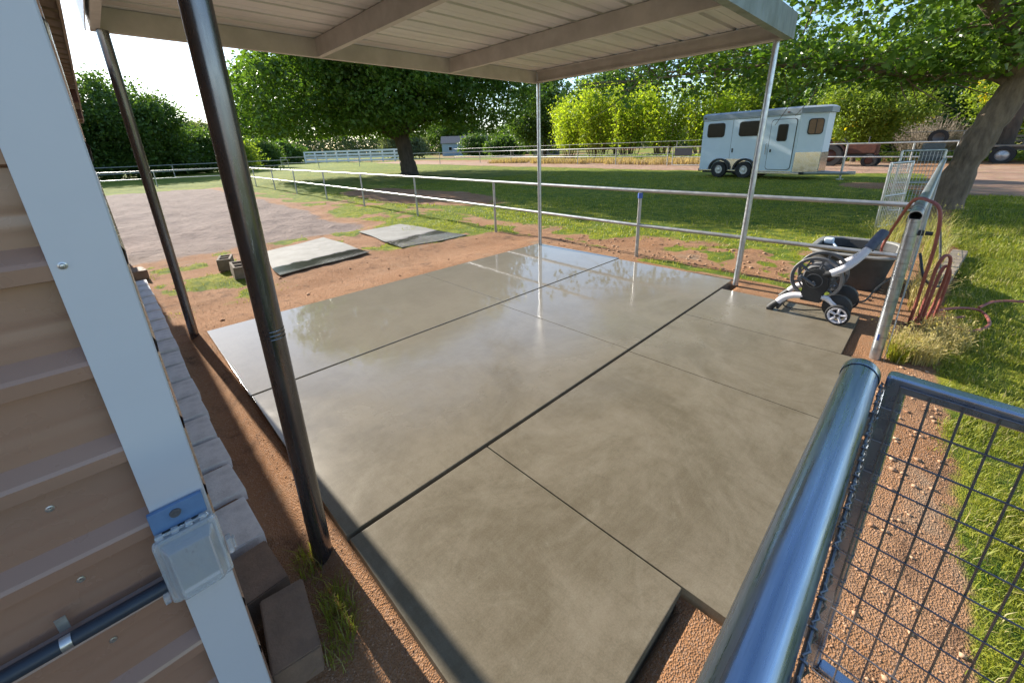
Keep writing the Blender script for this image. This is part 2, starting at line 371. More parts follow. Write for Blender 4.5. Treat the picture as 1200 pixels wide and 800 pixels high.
def build_ground():
    N = 520; k = 5.9; a = 1.7
    u = np.linspace(-1, 1, N); s = a*np.sinh(k*u)
    X, Y = np.meshgrid(3.5+s, 2.5+s, indexing='ij')
    x = X.ravel(); y = Y.ravel()
    verts = np.stack([x, y, gz(x, y)], 1)
    idx = np.arange(N*N).reshape(N, N)
    q = np.stack([idx[:-1, :-1], idx[1:, :-1], idx[1:, 1:], idx[:-1, 1:]], -1).reshape(-1, 4)
    m, t, p, o = _new('ground_mix')
    co = coord(t, 'Object')
    at = nd(t, 'ShaderNodeAttribute', attribute_name='region')
    sp = nd(t, 'ShaderNodeSeparateColor'); t.links.new(at.outputs['Color'], sp.inputs[0])
    fine = noise(t, co, 9, 6, .7)
    def thr(sock):
        ad = nd(t, 'ShaderNodeMath', operation='MULTIPLY_ADD'); t.links.new(fine, ad.inputs[0]); ad.inputs[1].default_value = .7
        t.links.new(sock, ad.inputs[2]); return remap(t, ad.outputs[0], .70, .98)
    gm, am, rm = thr(sp.outputs[0]), thr(sp.outputs[1]), thr(sp.outputs[2])
    big = remap(t, noise(t, co, .8, 5), .3, .7)
    vo = nd(t, 'ShaderNodeTexVoronoi'); vo.inputs['Scale'].default_value = 150; t.links.new(co, vo.inputs['Vector'])
    vsep = nd(t, 'ShaderNodeSeparateColor'); t.links.new(vo.outputs['Color'], vsep.inputs[0])
    soil = mix(t, big, (.31, .150, .068), (.39, .215, .115))
    soil = mix(t, remap(t, vsep.outputs[0], .55, 1.), soil, (.40, .24, .15))
    soil = mix(t, remap(t, noise(t, co, 3.1, 8, .75), .5, .72), soil, (.15, .085, .052))
    soil = mix(t, remap(t, noise(t, co, 1.3, 6, .7), .56, .72), soil, (.34, .235, .155))
    soil = mix(t, remap(t, noise(t, co, 62, 5, .7), .56, .74, 0, .7), soil, (.13, .072, .043))
    gr = mix(t, remap(t, noise(t, co, .35, 5), .35, .65), (.19, .22, .02), (.32, .31, .034))
    gr = mix(t, remap(t, noise(t, co, 5, 6, .7), .35, .65), gr, (.075, .13, .018))
    gr = mix(t, remap(t, noise(t, co, 17, 4, .7), .58, .72), gr, (.20, .16, .07))
    ar = mix(t, big, (.235, .168, .135), (.30, .222, .182))
    ar = mix(t, remap(t, vsep.outputs[1], .3, 1.), ar, (.31, .25, .22))
    ar = mix(t, remap(t, noise(t, co, 6, 6, .7), .5, .72), ar, (.21, .16, .135))
    rd = mix(t, big, (.34, .20, .135), (.42, .28, .20))
    rd = mix(t, remap(t, noise(t, co, 1.7, 6, .7), .52, .7), rd, (.42, .33, .16))
    c = mix(t, am, soil, ar); c = mix(t, rm, c, rd); c = mix(t, gm, c, gr)
    t.links.new(c, p.inputs['Base Color']); p.inputs['Roughness'].default_value = .95
    p.inputs['Specular IOR Level'].default_value = .15
    h = nd(t, 'ShaderNodeMath', operation='ADD')
    t.links.new(noise(t, co, 75, 8, .8), h.inputs[0]); t.links.new(vo.outputs['Distance'], h.inputs[1])
    nb = nd(t, 'ShaderNodeBump'); nb.inputs['Distance'].default_value = .012; nb.inputs['Strength'].default_value = .8
    t.links.new(h.outputs[0], nb.inputs['Height'])
    ab = nd(t, 'ShaderNodeBump'); ab.inputs['Distance'].default_value = .11; t.links.new(am, ab.inputs['Strength'])
    t.links.new(noise(t, co, 4.2, 5, .6, .8), ab.inputs['Height']); t.links.new(ab.outputs[0], nb.inputs['Normal'])
    t.links.new(nb.outputs[0], p.inputs['Normal'])
    ob = np_mesh('ground', verts, [q], m, None, True)
    gm_, ar_, rd_ = masks(x, y)
    ca = ob.data.color_attributes.new('region', 'FLOAT_COLOR', 'POINT')
    ca.data.foreach_set('color', np.stack([gm_, ar_, rd_, np.ones_like(x)], 1).astype(np.float32).ravel())
    return tag(ob, kind='structure')
build_ground()

# ------------------------------------------------------------------ concrete pad
def concrete():
    m, t, p, o = _new('wet_concrete')
    co = coord(t, 'Object')
    n1 = remap(t, noise(t, co, 1.3, 10, .74, .6), .36, .64)
    n2 = remap(t, noise(t, co, 4.5, 7, .7, 1.2), .35, .68)
    n3 = remap(t, noise(t, co, 150, 4, .8), .3, .7)
    c = mix(t, n1, (.140, .114, .074), (.212, .178, .126))
    # fine trowel strokes in two directions
    t1 = remap(t, noise(t, coord(t, 'Object', (1.2, 9, 1)), 2.4, 10, .8, 1.2), .42, .72)
    t2 = remap(t, noise(t, coord(t, 'Object', (8, 1.4, 1)), 2.1, 10, .8, 1.6), .46, .74)
    c = mix(t, mix(t, .70, t1, (0, 0, 0)), c, (.235, .21, .150))
    c = mix(t, mix(t, .66, t2, (0, 0, 0)), c, (.090, .074, .044))
    # pale scuffs and dried specks
    s1 = remap(t, noise(t, co, 5.5, 10, .85, 1.5), .58, .70, 0, .55)
    c = mix(t, s1, c, (.27, .245, .185))
    s5 = remap(t, noise(t, co, 1.9, 11, .78, 2.0), .46, .66, 0, .26)
    c = mix(t, s5, c, (.275, .243, .180))
    s6 = remap(t, noise(t, co, 2.7, 11, .82, 2.4), .52, .70, 0, .26)
    c = mix(t, s6, c, (.095, .078, .050))
    s2 = remap(t, noise(t, co, 33, 6, .8), .70, .76, 0, .6)
    c = mix(t, s2, c, (.30, .275, .215))
    c2 = nd(t, 'ShaderNodeMix', data_type='RGBA', blend_type='MULTIPLY'); c2.inputs[0].default_value = .22
    t.links.new(c, c2.inputs[6]); t.links.new(n3, c2.inputs[7])
    COLR = c2.outputs[2]
    # film of water: thicker toward the carport's far side
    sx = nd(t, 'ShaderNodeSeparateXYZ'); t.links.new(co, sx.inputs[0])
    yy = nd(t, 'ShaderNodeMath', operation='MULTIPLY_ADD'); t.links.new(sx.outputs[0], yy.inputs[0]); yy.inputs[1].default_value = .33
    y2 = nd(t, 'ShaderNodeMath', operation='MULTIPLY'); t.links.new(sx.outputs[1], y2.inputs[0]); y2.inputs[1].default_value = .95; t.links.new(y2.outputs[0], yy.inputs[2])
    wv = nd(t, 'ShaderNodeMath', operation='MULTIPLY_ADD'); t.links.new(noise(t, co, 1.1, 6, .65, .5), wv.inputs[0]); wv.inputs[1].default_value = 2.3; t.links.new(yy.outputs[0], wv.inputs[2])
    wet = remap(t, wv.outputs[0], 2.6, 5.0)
    rr = nd(t, 'ShaderNodeMapRange'); t.links.new(wet, rr.inputs[0]); rr.inputs[3].default_value = .38; rr.inputs[4].default_value = .022
    ra = nd(t, 'ShaderNodeMath', operation='MULTIPLY_ADD'); t.links.new(n2, ra.inputs[0]); ra.inputs[1].default_value = .045; t.links.new(rr.outputs[0], ra.inputs[2])
    t.links.new(ra.outputs[0], p.inputs['Roughness'])
    cw = mix(t, wet, COLR, mix(t, .55, COLR, (.27, .25, .215))); t.links.new(cw, p.inputs['Base Color'])  # wet areas also paled in base colour, standing in for reflected sky haze
    sl = nd(t, 'ShaderNodeMapRange'); t.links.new(wet, sl.inputs[0]); sl.inputs[3].default_value = .18; sl.inputs[4].default_value = .5; t.links.new(sl.outputs[0], p.inputs['Specular IOR Level'])
    bs = nd(t, 'ShaderNodeMapRange'); t.links.new(wet, bs.inputs[0]); bs.inputs[3].default_value = .20; bs.inputs[4].default_value = .003
    b = nd(t, 'ShaderNodeBump'); b.inputs['Distance'].default_value = .004
    t.links.new(noise(t, co, 190, 5, .7), b.inputs['Height']); t.links.new(bs.outputs[0], b.inputs['Strength'])
    b2 = nd(t, 'ShaderNodeBump'); b2.inputs['Distance'].default_value = .012; b2.inputs['Strength'].default_value = .035
    t.links.new(noise(t, co, 5, 3), b2.inputs['Height']); t.links.new(b.outputs[0], b2.inputs['Normal'])
    t.links.new(b2.outputs[0], p.inputs['Normal'])
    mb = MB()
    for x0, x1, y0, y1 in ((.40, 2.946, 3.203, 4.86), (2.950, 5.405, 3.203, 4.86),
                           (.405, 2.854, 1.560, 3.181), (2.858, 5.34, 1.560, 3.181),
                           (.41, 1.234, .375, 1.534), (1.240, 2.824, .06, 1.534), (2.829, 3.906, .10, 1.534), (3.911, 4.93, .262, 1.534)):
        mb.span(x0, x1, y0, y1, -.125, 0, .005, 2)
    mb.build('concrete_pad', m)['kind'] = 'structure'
concrete()

# ------------------------------------------------------------------ shed
YW = 1.12
def shed():
    s = thing('metal_shed', 'tan ribbed steel shed with white corner trim and outlet box', 'shed', (-2, 6, G0))
    yend = 10.75; zt = 2.30
    # front wall: horizontal ribs, section in (y,z) extruded along x
    prof = []; z = -.08; pitch = .2025
    ribs = [1.482-.2025*k for k in range(-4, 8)]
    pts = []
    for zc in sorted(ribs):
        pts += [(YW, zc-.112), (YW-.0016, zc-.098), (YW-.0016, zc-.080), (YW, zc-.066), (YW, zc-.040), (YW-.028, zc-.034), (YW-.030, zc-.006), (YW-.026, zc+.002), (YW, zc+.026)]
        pts += [(YW, zc+.042), (YW-.0016, zc+.054), (YW-.0016, zc+.068), (YW, zc+.080)]
    pts = [p_ for p_ in pts if -.06 < p_[1] < zt]
    pts = [(YW, -.08)]+pts+[(YW, zt)]
    mb = MB(); n = len(pts)
    v = [(-4.0, y, z) for y, z in pts]+[(-.02, y, z) for y, z in pts]
    mb.add(v, [(i, i+1, i+1+n, i+n) for i in range(n-1)])
    mb.build('wall', 'siding', s, angle=16)
    # side wall, vertical plane x=0 with the same horizontal ribs
    sp = [(-(y-YW)-.002-.024, z) for y, z in pts]; n = len(sp)
    mb = MB(); v = [(x, YW+.02, z) for x, z in sp]+[(x, yend, z) for x, z in sp]
    mb.add(v, [(i, i+n, i+1+n, i+1) for i in range(n-1)])
    mb.span(-4, -.03, yend-.02, yend, -.08, zt)
    mb.span(-4, -3.98, YW, yend, -.08, zt)
    mb.build('wall', 'siding', s, angle=16)
    # corner trim (L)
    mb = MB()
    mb.box((-.0525, YW-.030, (zt-.04)/2-.02), (.099, .008, zt+.06), None, .002)
    mb.box((-.004, YW+.012, (zt-.04)/2-.02), (.006, .085, zt+.06), None, .002)
    mb.build('corner_trim', 'trim', s)
    # roof sheet, ribs run along x, tiny overhang
    mb = MB(); ys = []; y = YW-.03
    while y < yend:
        ys += [(y, 0), (y+.055, 0), (y+.07, .03), (y+.1, .03), (y+.115, 0)]; y += .2
    n = len(ys); zr = 2.345
    for dz in (0, .004):
        o = len(mb.v)
        v = [(.074, yy, zr+h+dz) for yy, h in ys]+[(-2.0, yy, zr+.35+h+dz) for yy, h in ys]+[(-4.1, yy, zr+h+dz) for yy, h in ys]
        mb.add(v, [(i, i+1, i+1+n, i+n) for i in range(n-1)]+[(i+n, i+1+n, i+1+2*n, i+2*n) for i in range(n-1)])
    mb.build('roof', 'shedroof', s, angle=20)
    mb = MB(); mb.span(.06, .072, YW, yend, 2.318, 2.343); mb.span(-.02, .06, yend-.02, yend+.005, 2.29, 2.343)
    mb.build('eave_flashing', 'shedroof', s)
    for yy in (6.0, 8.2):
        mb = MB(); mb.span(-.02, .052, yy, yy+.07, 2.20, 2.315, .003); mb.build('purlin', 'rust', s)
    for (x, z) in ((-.085, 1.473), (-.232, .992), (-.237, .880), (-.238, .800), (-.236, .604), (-.40, 1.19), (-.42, .9), (-.55, 1.3)):
        yy = YW-.034 if x > -.1 else YW-.001
        mb = MB(); mb.lathe([(0, .006), (.0032, .0055), (.0045, .002), (.007, .0012), (.007, 0)], (x, yy, z), (0, -1, 0), 12); mb.build('screw', 'screw', s)
    # conduit, strap
    cz = .705; cy_ = YW-.046
    c = MB().tube([(-1.6, cy_, cz+.012), (-.6, cy_, cz+.005), (-.116, cy_, cz)], .0155, 14).build('conduit', 'conduit', s)
    mb = MB(); pts = []
    for k in range(9):
        a = math.pi*k/8; pts.append((cy_-math.sin(a)*.017, cz+.003+math.cos(a)*.017))
    for x0 in (-.290,):
        v = [(x0, y, z) for y, z in pts]+[(x0+.017, y, z) for y, z in pts]
        mb.add(v, [(i, i+1, i+10, i+9) for i in range(8)])
    mb.box((-.2815, YW-.026, cz+.033), (.017, .002, .034)); mb.build('strap', 'screw', c)
    # outlet box with clear in-use cover
    bx = MB(); x0, x1, z0, z1 = -.112, -.004, .668, .850; yf = YW-.036
    bx.box(((x0+x1)/2-.002, yf-.012, (z0+z1)/2), (x1-x0-.012, .022, z1-z0-.01), None, .006)
    b = bx.build('outlet_box', 'boxdark', s)
    mb = MB(); mb.span(x0+.004, x1-.004, yf-.014, yf-.002, .850, .905, .002); pl = mb.build('bracket', 'boxgrey', b)
    mb = MB(); mb.lathe([(0, .004), (.010, .004), (.011, 0)], ((x0+x1)/2-.004, yf-.014, .884), (0, -1, 0), 16); mb.box(((x0+x1)/2-.004, yf-.0185, .884), (.013, .002, .002)); mb.box(((x0+x1)/2-.004, yf-.0185, .884), (.0022, .0021, .013)); mb.build('screw', 'grey', b)
    fz = (z0+z1)/2
    mb = MB(); mb.span(-.082, -.032, yf-.028, yf-.0235, fz-.05, fz+.05, .003); mb.build('socket', 'boxdark', b)
    for dz in (-.02, .024):
        mb = MB()
        for dx in (-.009, .009): mb.box((-.057+dx, yf-.0285, fz+dz), (.003, .002, .010))
        mb.cyl((-.057, yf-.0275, fz+dz-.012), (-.057, yf-.0295, fz+dz-.012), .0032, 10)
        mb.build('slot', 'slot', b)
    # cover: hollow tray, 2.5 mm wall, raised bubble
    cv = MB()
    def ring(ix, dy):
        x0_, x1_, z0_, z1_ = x0-.005+ix, x1+.008-ix, z0-.004+ix, z1-.004-ix; r = max(.012-ix*.3, .004); out = []
        for (cx, cz_, a0) in ((x1_-r, z1_-r, 0), (x0_+r, z1_-r, 90), (x0_+r, z0_+r, 180), (x1_-r, z0_+r, 270)):
            for k in range(5):
                a = R(a0+22.5*k); out.append((cx+r*math.cos(a), yf-dy, cz_+r*math.sin(a)))
        return out
    prof = [(0, .026), (0, .036), (.003, .040), (.011, .040), (.020, .064), (.023, .067)]
    inner = [(.026, .0645), (.0225, .0620), (.0135, .0375), (.005, .0375), (.0025, .034), (.0025, .026)]
    rs = [ring(*q) for q in prof]; k = len(rs[0]); v = sum(rs, [])
    f = []
    for i in range(len(rs)-1):
        for j in range(k): f.append((i*k+j, i*k+(j+1) % k, (i+1)*k+(j+1) % k, (i+1)*k+j))
    f.append(tuple((len(rs)-1)*k+j for j in range(k)))
    o1 = len(v); rs2 = [ring(*q) for q in inner]; v += sum(rs2, [])
    f.append(tuple(o1+j for j in range(k-1, -1, -1)))
    for i in range(len(rs2)-1):
        for j in range(k): f.append((o1+i*k+j, o1+i*k+(j+1) % k, o1+(i+1)*k+(j+1) % k, o1+(i+1)*k+j))
    e = o1+(len(rs2)-1)*k
    for j in range(k): f.append((e+j, e+(j+1) % k, (j+1) % k, j))
    cv.add(v, f)
    cv.build('cover', 'clear', b, angle=30)
    mb = MB()
    for xx in (x0+.012, x0+.040, x0+.066, x0+.092):
        mb.box((xx, yf-.030, z1+.003), (.014, .012, .012), None, .003); 
    mb.cyl((x0+.004, yf-.030, z1+.003), (x1-.004, yf-.030, z1+.003), .003, 10); mb.build('hinge', 'clear', b)
    mb = MB(); mb.span(x1+.009, x1+.021, yf-.044, yf-.024, z0+.052, z0+.098, .003); mb.span(x1+.021, x1+.027, yf-.040, yf-.028, z0+.060, z0+.090, .002); mb.build('latch', 'clear', b)
    mb = MB(); mb.span(x0-.018, x0-.006, yf-.040, yf-.024, z0+.010, z0+.032, .003); mb.build('latch', 'clear', b)
shed()

# ------------------------------------------------------------------ carport
def carport():
    s = thing('carport', 'open steel carport roof on four pipe posts over the wet pad', 'carport', (2.8, 3.2, 0))
    zb, zt = 2.605, 2.775
    xs = [.235, 1.93, 3.62, 5.33]; y0, y1 = 1.40, 4.80
    MB().cyl((.307, 5.0, G0-.1), (.30, 4.755, zb), .038, 20).build('post', 'darkpipe', s)
    p = MB().cyl((.308, 1.611, G0-.1), (.312, 1.53, zb), .0405, 28).build('post', 'darkpipe', s)
    MB().lathe([(.0412, 0), (.0418, .004), (.0418, .012), (.0412, .016)], (.3085, 1.605, .15), (0, 0, 1), 28).build('tape_band', 'galv', p)
    for zz in (1.03, 1.045, 1.06): MB().lathe([(.0407, 0), (.0414, .002), (.0407, .004)], (.3098, 1.573, zz), (0, 0, 1), 28).build('weld_ring', 'darkpipe', p)
    MB().cyl((5.315, 4.747, -.02), (5.305, 4.745, zb), .031, 18).build('post', 'galv', s)
    MB().cyl((5.235, 1.484, -.02), (5.295, 1.46, zb), .031, 18).build('post', 'galv', s)
    # C section members, section (a: web offset, z), extruded along an axis
    def channel(p0, p1, open_dir, z0, z1, wdt=.055, th=.004):
        p0 = Vector((*p0, 0)); p1 = Vector((*p1, 0)); d = (p1-p0).normalized(); o_ = Vector((*open_dir, 0))
        mb = MB()
        def bar(a0, a1, b0, b1):
            vs_ = []
            for q in (p0, p1):
                for (a_, b_) in ((a0, b0), (a1, b0), (a1, b1), (a0, b1)): vs_.append((q.x+o_.x*a_, q.y+o_.y*a_, b_))
            mb.add(vs_, [(0, 1, 2, 3), (7, 6, 5, 4), (0, 4, 5, 1), (1, 5, 6, 2), (2, 6, 7, 3), (3, 7, 4, 0)])
        bar(0, th, z0, z1); bar(th, wdt, z0, z0+th); bar(th, wdt, z1-th, z1)
        bar(wdt-th, wdt, z0+th, z0+.018); bar(wdt-th, wdt, z1-.018, z1-th)
        return mb
    channel((xs[0], y1-.004), (xs[3], y1-.004), (0, 1), zb, zt).build('eave_beam', 'purlin', s, angle=10)
    channel((xs[0], y0), (xs[3]+.012, y0), (0, -1), zb, zt+.0, .06).build('front_beam', 'fascia', s, angle=10)
    for i, x in enumerate(xs):
        channel((x, y0+.006), (x, y1-.010), (1, 0) if i < 3 else (-1, 0), zb+.002, zt-.002).build('joist', 'purlin', s, angle=10)
    # fascia plates on the outside
    mb = MB(); mb.span(xs[0]-.02, xs[3]+.016, y0-.078, y0-.063, zb-.004, zt+.055, .002); mb.build('fascia', 'fascia', s)
    mb = MB(); mb.span(xs[3]+.018, xs[3]+.024, y0-.078, y1+.06, zb+.002, zt+.05, .002); mb.build('fascia', 'fascia', s)
    mb = MB(); mb.span(xs[0]-.030, xs[0]-.022, y0-.078, y1+.06, zb+.002, zt+.05, .002); mb.build('fascia', 'trim', s)
    # ridged roof sheets: ribs along x
    sect = []; y = y0-.06
    while y < y1+.03:
        sect += [(y, .0), (y+.09, .0), (y+.094, .004), (y+.104, .004), (y+.108, 0), (y+.20, 0), (y+.212, .032), (y+.240, .032), (y+.252, 0)]
        y += .30
    n = len(sect); mb = MB()
    for dz in (0, .002):
        v = [(xs[0]-.02, yy, zt+.004+h+dz) for yy, h in sect]+[(xs[3]+.016, yy, zt+.004+h+dz) for yy, h in sect]
        mb.add(v, [(i, i+1, i+1+n, i+n) for i in range(n-1)])
    mb.build('roof_panel', 'roofpanel', s, angle=15)
    # closure lumps over each joist
    for x in xs[1:3]:
        mb = MB(); rg = rad(int(x*100)); pts = []
        yy = y0+.02
        while yy < y1-.02: pts.append((x+.02+rg.normal()*.002, yy, zt-.010)); yy += .03
        mb.tube(pts, [.010+.004*abs(rg.normal()) for _ in pts], 8); mb.build('closure_strip', 'purlin', s)
carport()

# ------------------------------------------------------------------ paver blocks beside the shed
def blocks():
    rg = rad(5)
    def blk(name, m, lx, ly, h, seed):
        mb = MB(); b = bmesh.new(); bmesh.ops.create_cube(b, size=1)
        r_ = rad(seed)
        for v in b.verts: v.co = Vector((v.co.x*lx+r_.normal()*.0012, v.co.y*ly+r_.normal()*.002, v.co.z*h+r_.normal()*.0008))
        bmesh.ops.bevel(b, geom=b.edges[:], offset=.005, segments=2, affect='EDGES')
        mb.bm(b); return mb.build(name, m, None, angle=28)
    ords = ['third', 'fourth', 'fifth', 'sixth', 'seventh', 'eighth', 'ninth', 'tenth', 'eleventh', 'twelfth', 'thirteenth', 'fourteenth', 'fifteenth', 'sixteenth', 'seventeenth', 'eighteenth', 'nineteenth', 'twentieth', 'last']
    o = blk('paver_block', M['blockbrown'], .15, .29, .19, 1); o.location = (.095, 1.335, -.055); o.rotation_euler = (R(3), R(2), R(-7))
    tag(o, 'brown stained concrete block standing loose at the near end of the row', 'block', 'blocks lined up along the shed')
    o = blk('paver_block', M['blockbrown'], .17, .27, .2, 2); o.location = (.062, 1.665, -.09); o.rotation_euler = (R(-2), 0, R(4))
    tag(o, 'brown stained concrete block second in the row, behind the nearest one', 'block', 'blocks lined up along the shed')
    ys = [(1.86, 2.18), (2.22, 2.51), (2.55, 2.84), (2.87, 3.17), (3.20, 3.52), (3.55, 3.86), (3.89, 4.21), (4.245, 4.56), (4.60, 4.92), (4.95, 5.27), (5.31, 5.64), (5.68, 6.02), (6.06, 6.38), (6.42, 6.76), (6.80, 7.12), (7.16, 7.48), (7.52, 7.84)]
    proto = [blk('paver_block', M['block'], .19, .30, .2, 10+k) for k in range(3)]
    for i, (a, b) in enumerate(ys):
        src = proto[i % 3]
        o = src if i < 3 else src.copy()
        if i >= 3: COL.objects.link(o)
        o.location = (.048+rg.normal()*.003, (a+b)/2, -.10+rg.normal()*.003); o.scale = (1, (b-a)/.300, 1)
        o.rotation_euler = (R(rg.normal()*.8), R(rg.normal()*.8), R(rg.normal()*1.2+1))
        nm = ords[i] if i < len(ys)-1 else 'last'
        tag(o, ('grey concrete block in the row beside the shed, %s from the near end' % nm) if nm != 'last' else 'grey concrete block ending the row beside the shed, farthest of the row', 'block', 'blocks lined up along the shed')
    o = blk('paver_block', M['blockbrown'], .22, .32, .13, 33); o.location = (.06, 8.42, -.01); o.rotation_euler = (R(2), 0, R(8))
    tag(o, 'dark loose block lying apart beyond the end of the row', 'block')
blocks()
def cinder(loc, rot, label):
    mb = MB()
    L, W_, H_ = .39, .19, .19; t_ = .03
    mb.span(-L/2, L/2, -W_/2, -W_/2+t_, 0, H_, .004); mb.span(-L/2, L/2, W_/2-t_, W_/2, 0, H_, .004)
    for xc in (-L/2+t_/2, 0, L/2-t_/2): mb.span(xc-t_/2+.001, xc+t_/2-.001, -W_/2+t_-.002, W_/2-t_+.002, .002, H_-.002)
    o = mb.build('cinder_block', 'cinder', None); o.location = loc; o.rotation_euler = rot
    tag(o, label, 'block', 'hollow cinder blocks')
cinder((1.16, 7.98, -.09), (0, 0, R(74)), 'hollow cinder block behind its twin, farther from the pad')
cinder((1.20, 7.28, -.09), (R(2), R(-3), R(86)), 'hollow cinder block lying nearest the pad, open cells showing')

# ------------------------------------------------------------------ rubber mats
def rubber_mat(corners, label, seed):
    rg = rad(seed); n = 26; v = []; f = []
    c = [Vector((*q, 0)) for q in corners]
    for k, dz in ((0, .012), (1, 0)):
        for i in range(n+1):
            for j in range(n+1):
                u, w_ = i/n, j/n
                p_ = c[0]*(1-u)*(1-w_)+c[1]*u*(1-w_)+c[2]*u*w_+c[3]*(1-u)*w_
                b = max(abs(u-.5), abs(w_-.5))*2
                z = G0+.016+.028*float(fbm(p_.x+seed, p_.y, .9, 2)-.4)+.014*b**4*float(fbm(p_.x, p_.y+seed, 2.2, 2))
                v.append((p_.x+.02*math.sin(9*w_+seed), p_.y+.02*math.sin(8*u), z+dz))
    m_ = (n+1)**2
    for i in range(n):
        for j in range(n):
            a = i*(n+1)+j; f.append((a, a+n+1, a+n+2, a+1)); f.append((m_+a, m_+a+1, m_+a+n+2, m_+a+n+1))
    for i in range(n):
        for (a, b) in ((i, i+1), ((n)*(n+1)+i+1, n*(n+1)+i), ((i+1)*(n+1), i*(n+1)), (i*(n+1)+n, (i+1)*(n+1)+n)): f.append((a, b, m_+b, m_+a))
    mb = MB(); mb.add(v, f); o = mb.build('rubber_mat', 'mat'); tag(o, label, 'mat', 'rubber stall mats on the soil')
rubber_mat(((1.61, 6.74), (3.20, 7.03), (3.19, 9.13), (1.78, 8.62)), 'large grey rubber mat with a dark wet edge beside the cinder blocks', 3)
rubber_mat(((3.75, 6.87), (5.28, 6.80), (5.13, 9.25), (3.99, 9.15)), 'grey rubber mat lying nearer the pipe fence, in patchy grass', 8)

# ------------------------------------------------------------------ pipe fences
def pipe_fence(name, label, posts, h_top, h_mid, r=.03, rp=None, z=G0, extra=(), m='rail', group=None, ends=None, cat='fence', zs=None):
    """posts: list of (x,y). rails follow posts"""
    s = thing(name, label, cat, (posts[0][0], posts[0][1], z), 0, group)
    rp = rp or r
    for (x, y) in posts: MB().cyl((x, y, z-.15), (x, y, z+h_top-r*.6), rp, 10).build('post', m, s)
    line = list(posts)
    if ends: line = ([ends[0]] if ends[0] else [])+line+([ends[1]] if ends[1] else [])
    for h in (h_top, h_mid)+tuple(extra):
        mb = MB(); mb.tube([(x, y, z+h) for x, y in line], r, 12); mb.build('rail', m, s)
    return s
f1 = [(5.765, 3.115), (5.97, 6.64), (6.16, 10.1), (6.30, 13.7), (6.42, 17.3), (6.53, 21.2), (6.62, 24.9), (6.72, 29.0), (6.84, 33.0)]
s1 = pipe_fence('pipe_fence', 'two rail galvanised pipe fence running along the pasture just behind the pad', f1, 1.085, .56, .026, .026, m='rail', ends=((5.74, .12), None))
MB().lathe([(.034, 0), (.036, .01), (.036, .07), (.034, .08)], (5.765, 3.115, .87), (0, 0, 1), 14).build('clamp', 'bluepaint', s1)
pipe_fence('pipe_fence', 'galvanised pipe fence across the far end of the gravel arena', [(6.84, 35.2), (2.7, 36.6), (-.45, 37.6), (-4, 38.6), (-9, 40)], 1.05, .55, .03, .03)
pipe_fence('pipe_fence', 'distant pipe fence behind the arena, in front of the dark hedge trees', [(17.5, 58.0), (11.5, 55.5), (5.5, 53.5), (-1, 51.6), (-8, 50)], 1.2, .62, .035, .035)
f3 = [(17.86, 62), (21.2, 58.0), (25.2, 54.5), (29.2, 51.0), (32.5, 46.5), (34.9, 41.2), (34.8, 35.5), (33.9, 29.9), (33.0, 24.6), (32.6, 20.2), (32.4, 15.4)]
pipe_fence('pipe_fence', 'long pipe fence along the dirt road beyond the big shade tree', f3, 1.45, .75, .035, .04)
pipe_fence('pipe_fence', 'pipe fence along the dirt road in front of the orange tractor', [(31.8, 12.0), (30.2, 6.9), (29.4, 3.86), (28.9, 1.2), (28.6, -.3)], 1.40, .72, .035, .04)
pipe_fence('wire_fence', 'thin far wire fence on the other side of the dirt road', [(45, 60), (43.6, 44), (42.6, 33), (41.6, 25.5), (40.9, 18.6), (40.2, 12), (39.6, 5.5), (39.2, -.5), (38.8, -7)], 1.9, 1.35, .018, .03, extra=(.7,))
# small gate at the end of the road fence
def road_gate():
    s = thing('pipe_gate', 'small pipe gate with a sheet panel left of the horse trailer', 'gate', (32.3, 15.2, G0))
    a, b = Vector((32.2, 14.9, G0)), Vector((31.9, 12.6, G0))
    mb = MB()
    for q in (a, b): mb.cyl(q+Vector((0, 0, .1)), q+Vector((0, 0, 1.45)), .035, 10)
    for h in (.12, .7, 1.43): mb.cyl(a+Vector((0, 0, h)), b+Vector((0, 0, h)), .03, 10)
    mb.build('gate_frame', 'rail', s)
    c = (a+b)/2; mb = MB(); mb.box((c.x+.06, c.y+.3, G0+1.07), (.015, 1.3, .58), Matrix.Rotation(R(7), 3, 'Z')); mb.build('sheet_panel', 'grey', s)
    mb = MB(); mb.box((c.x+.04, c.y+.5, G0+1.1), (.01, .3, .34), Matrix.Rotation(R(7), 3, 'Z')); mb.build('notice', 'trim', s)
road_gate()
# white board fence
def white_fence():
    s = thing('board_fence', 'white four rail board fence far behind the shade tree', 'fence', (38, 84, G0))
    a, b = Vector((31.5, 93, G0)), Vector((42.2, 70.8, G0)); n = 9
    d = (b-a).normalized(); rz = math.atan2(d.y, d.x); rot = Matrix.Rotation(rz, 3, 'Z')
    for i in range(n+1):
        p_ = a+(b-a)*i/n; mb = MB(); mb.box(p_+Vector((0, 0, 1.15)), (.22, .22, 2.3), rot); mb.build('post', 'wfence', s)
    for h in (.42, 1.0, 1.58, 2.16):
        c = (a+b)/2; mb = MB(); mb.box(c+Vector((0, 0, h))+Vector((d.y, -d.x, 0))*.12, ((b-a).length, .06, .32), rot); mb.build('rail', 'wfence', s)
white_fence()

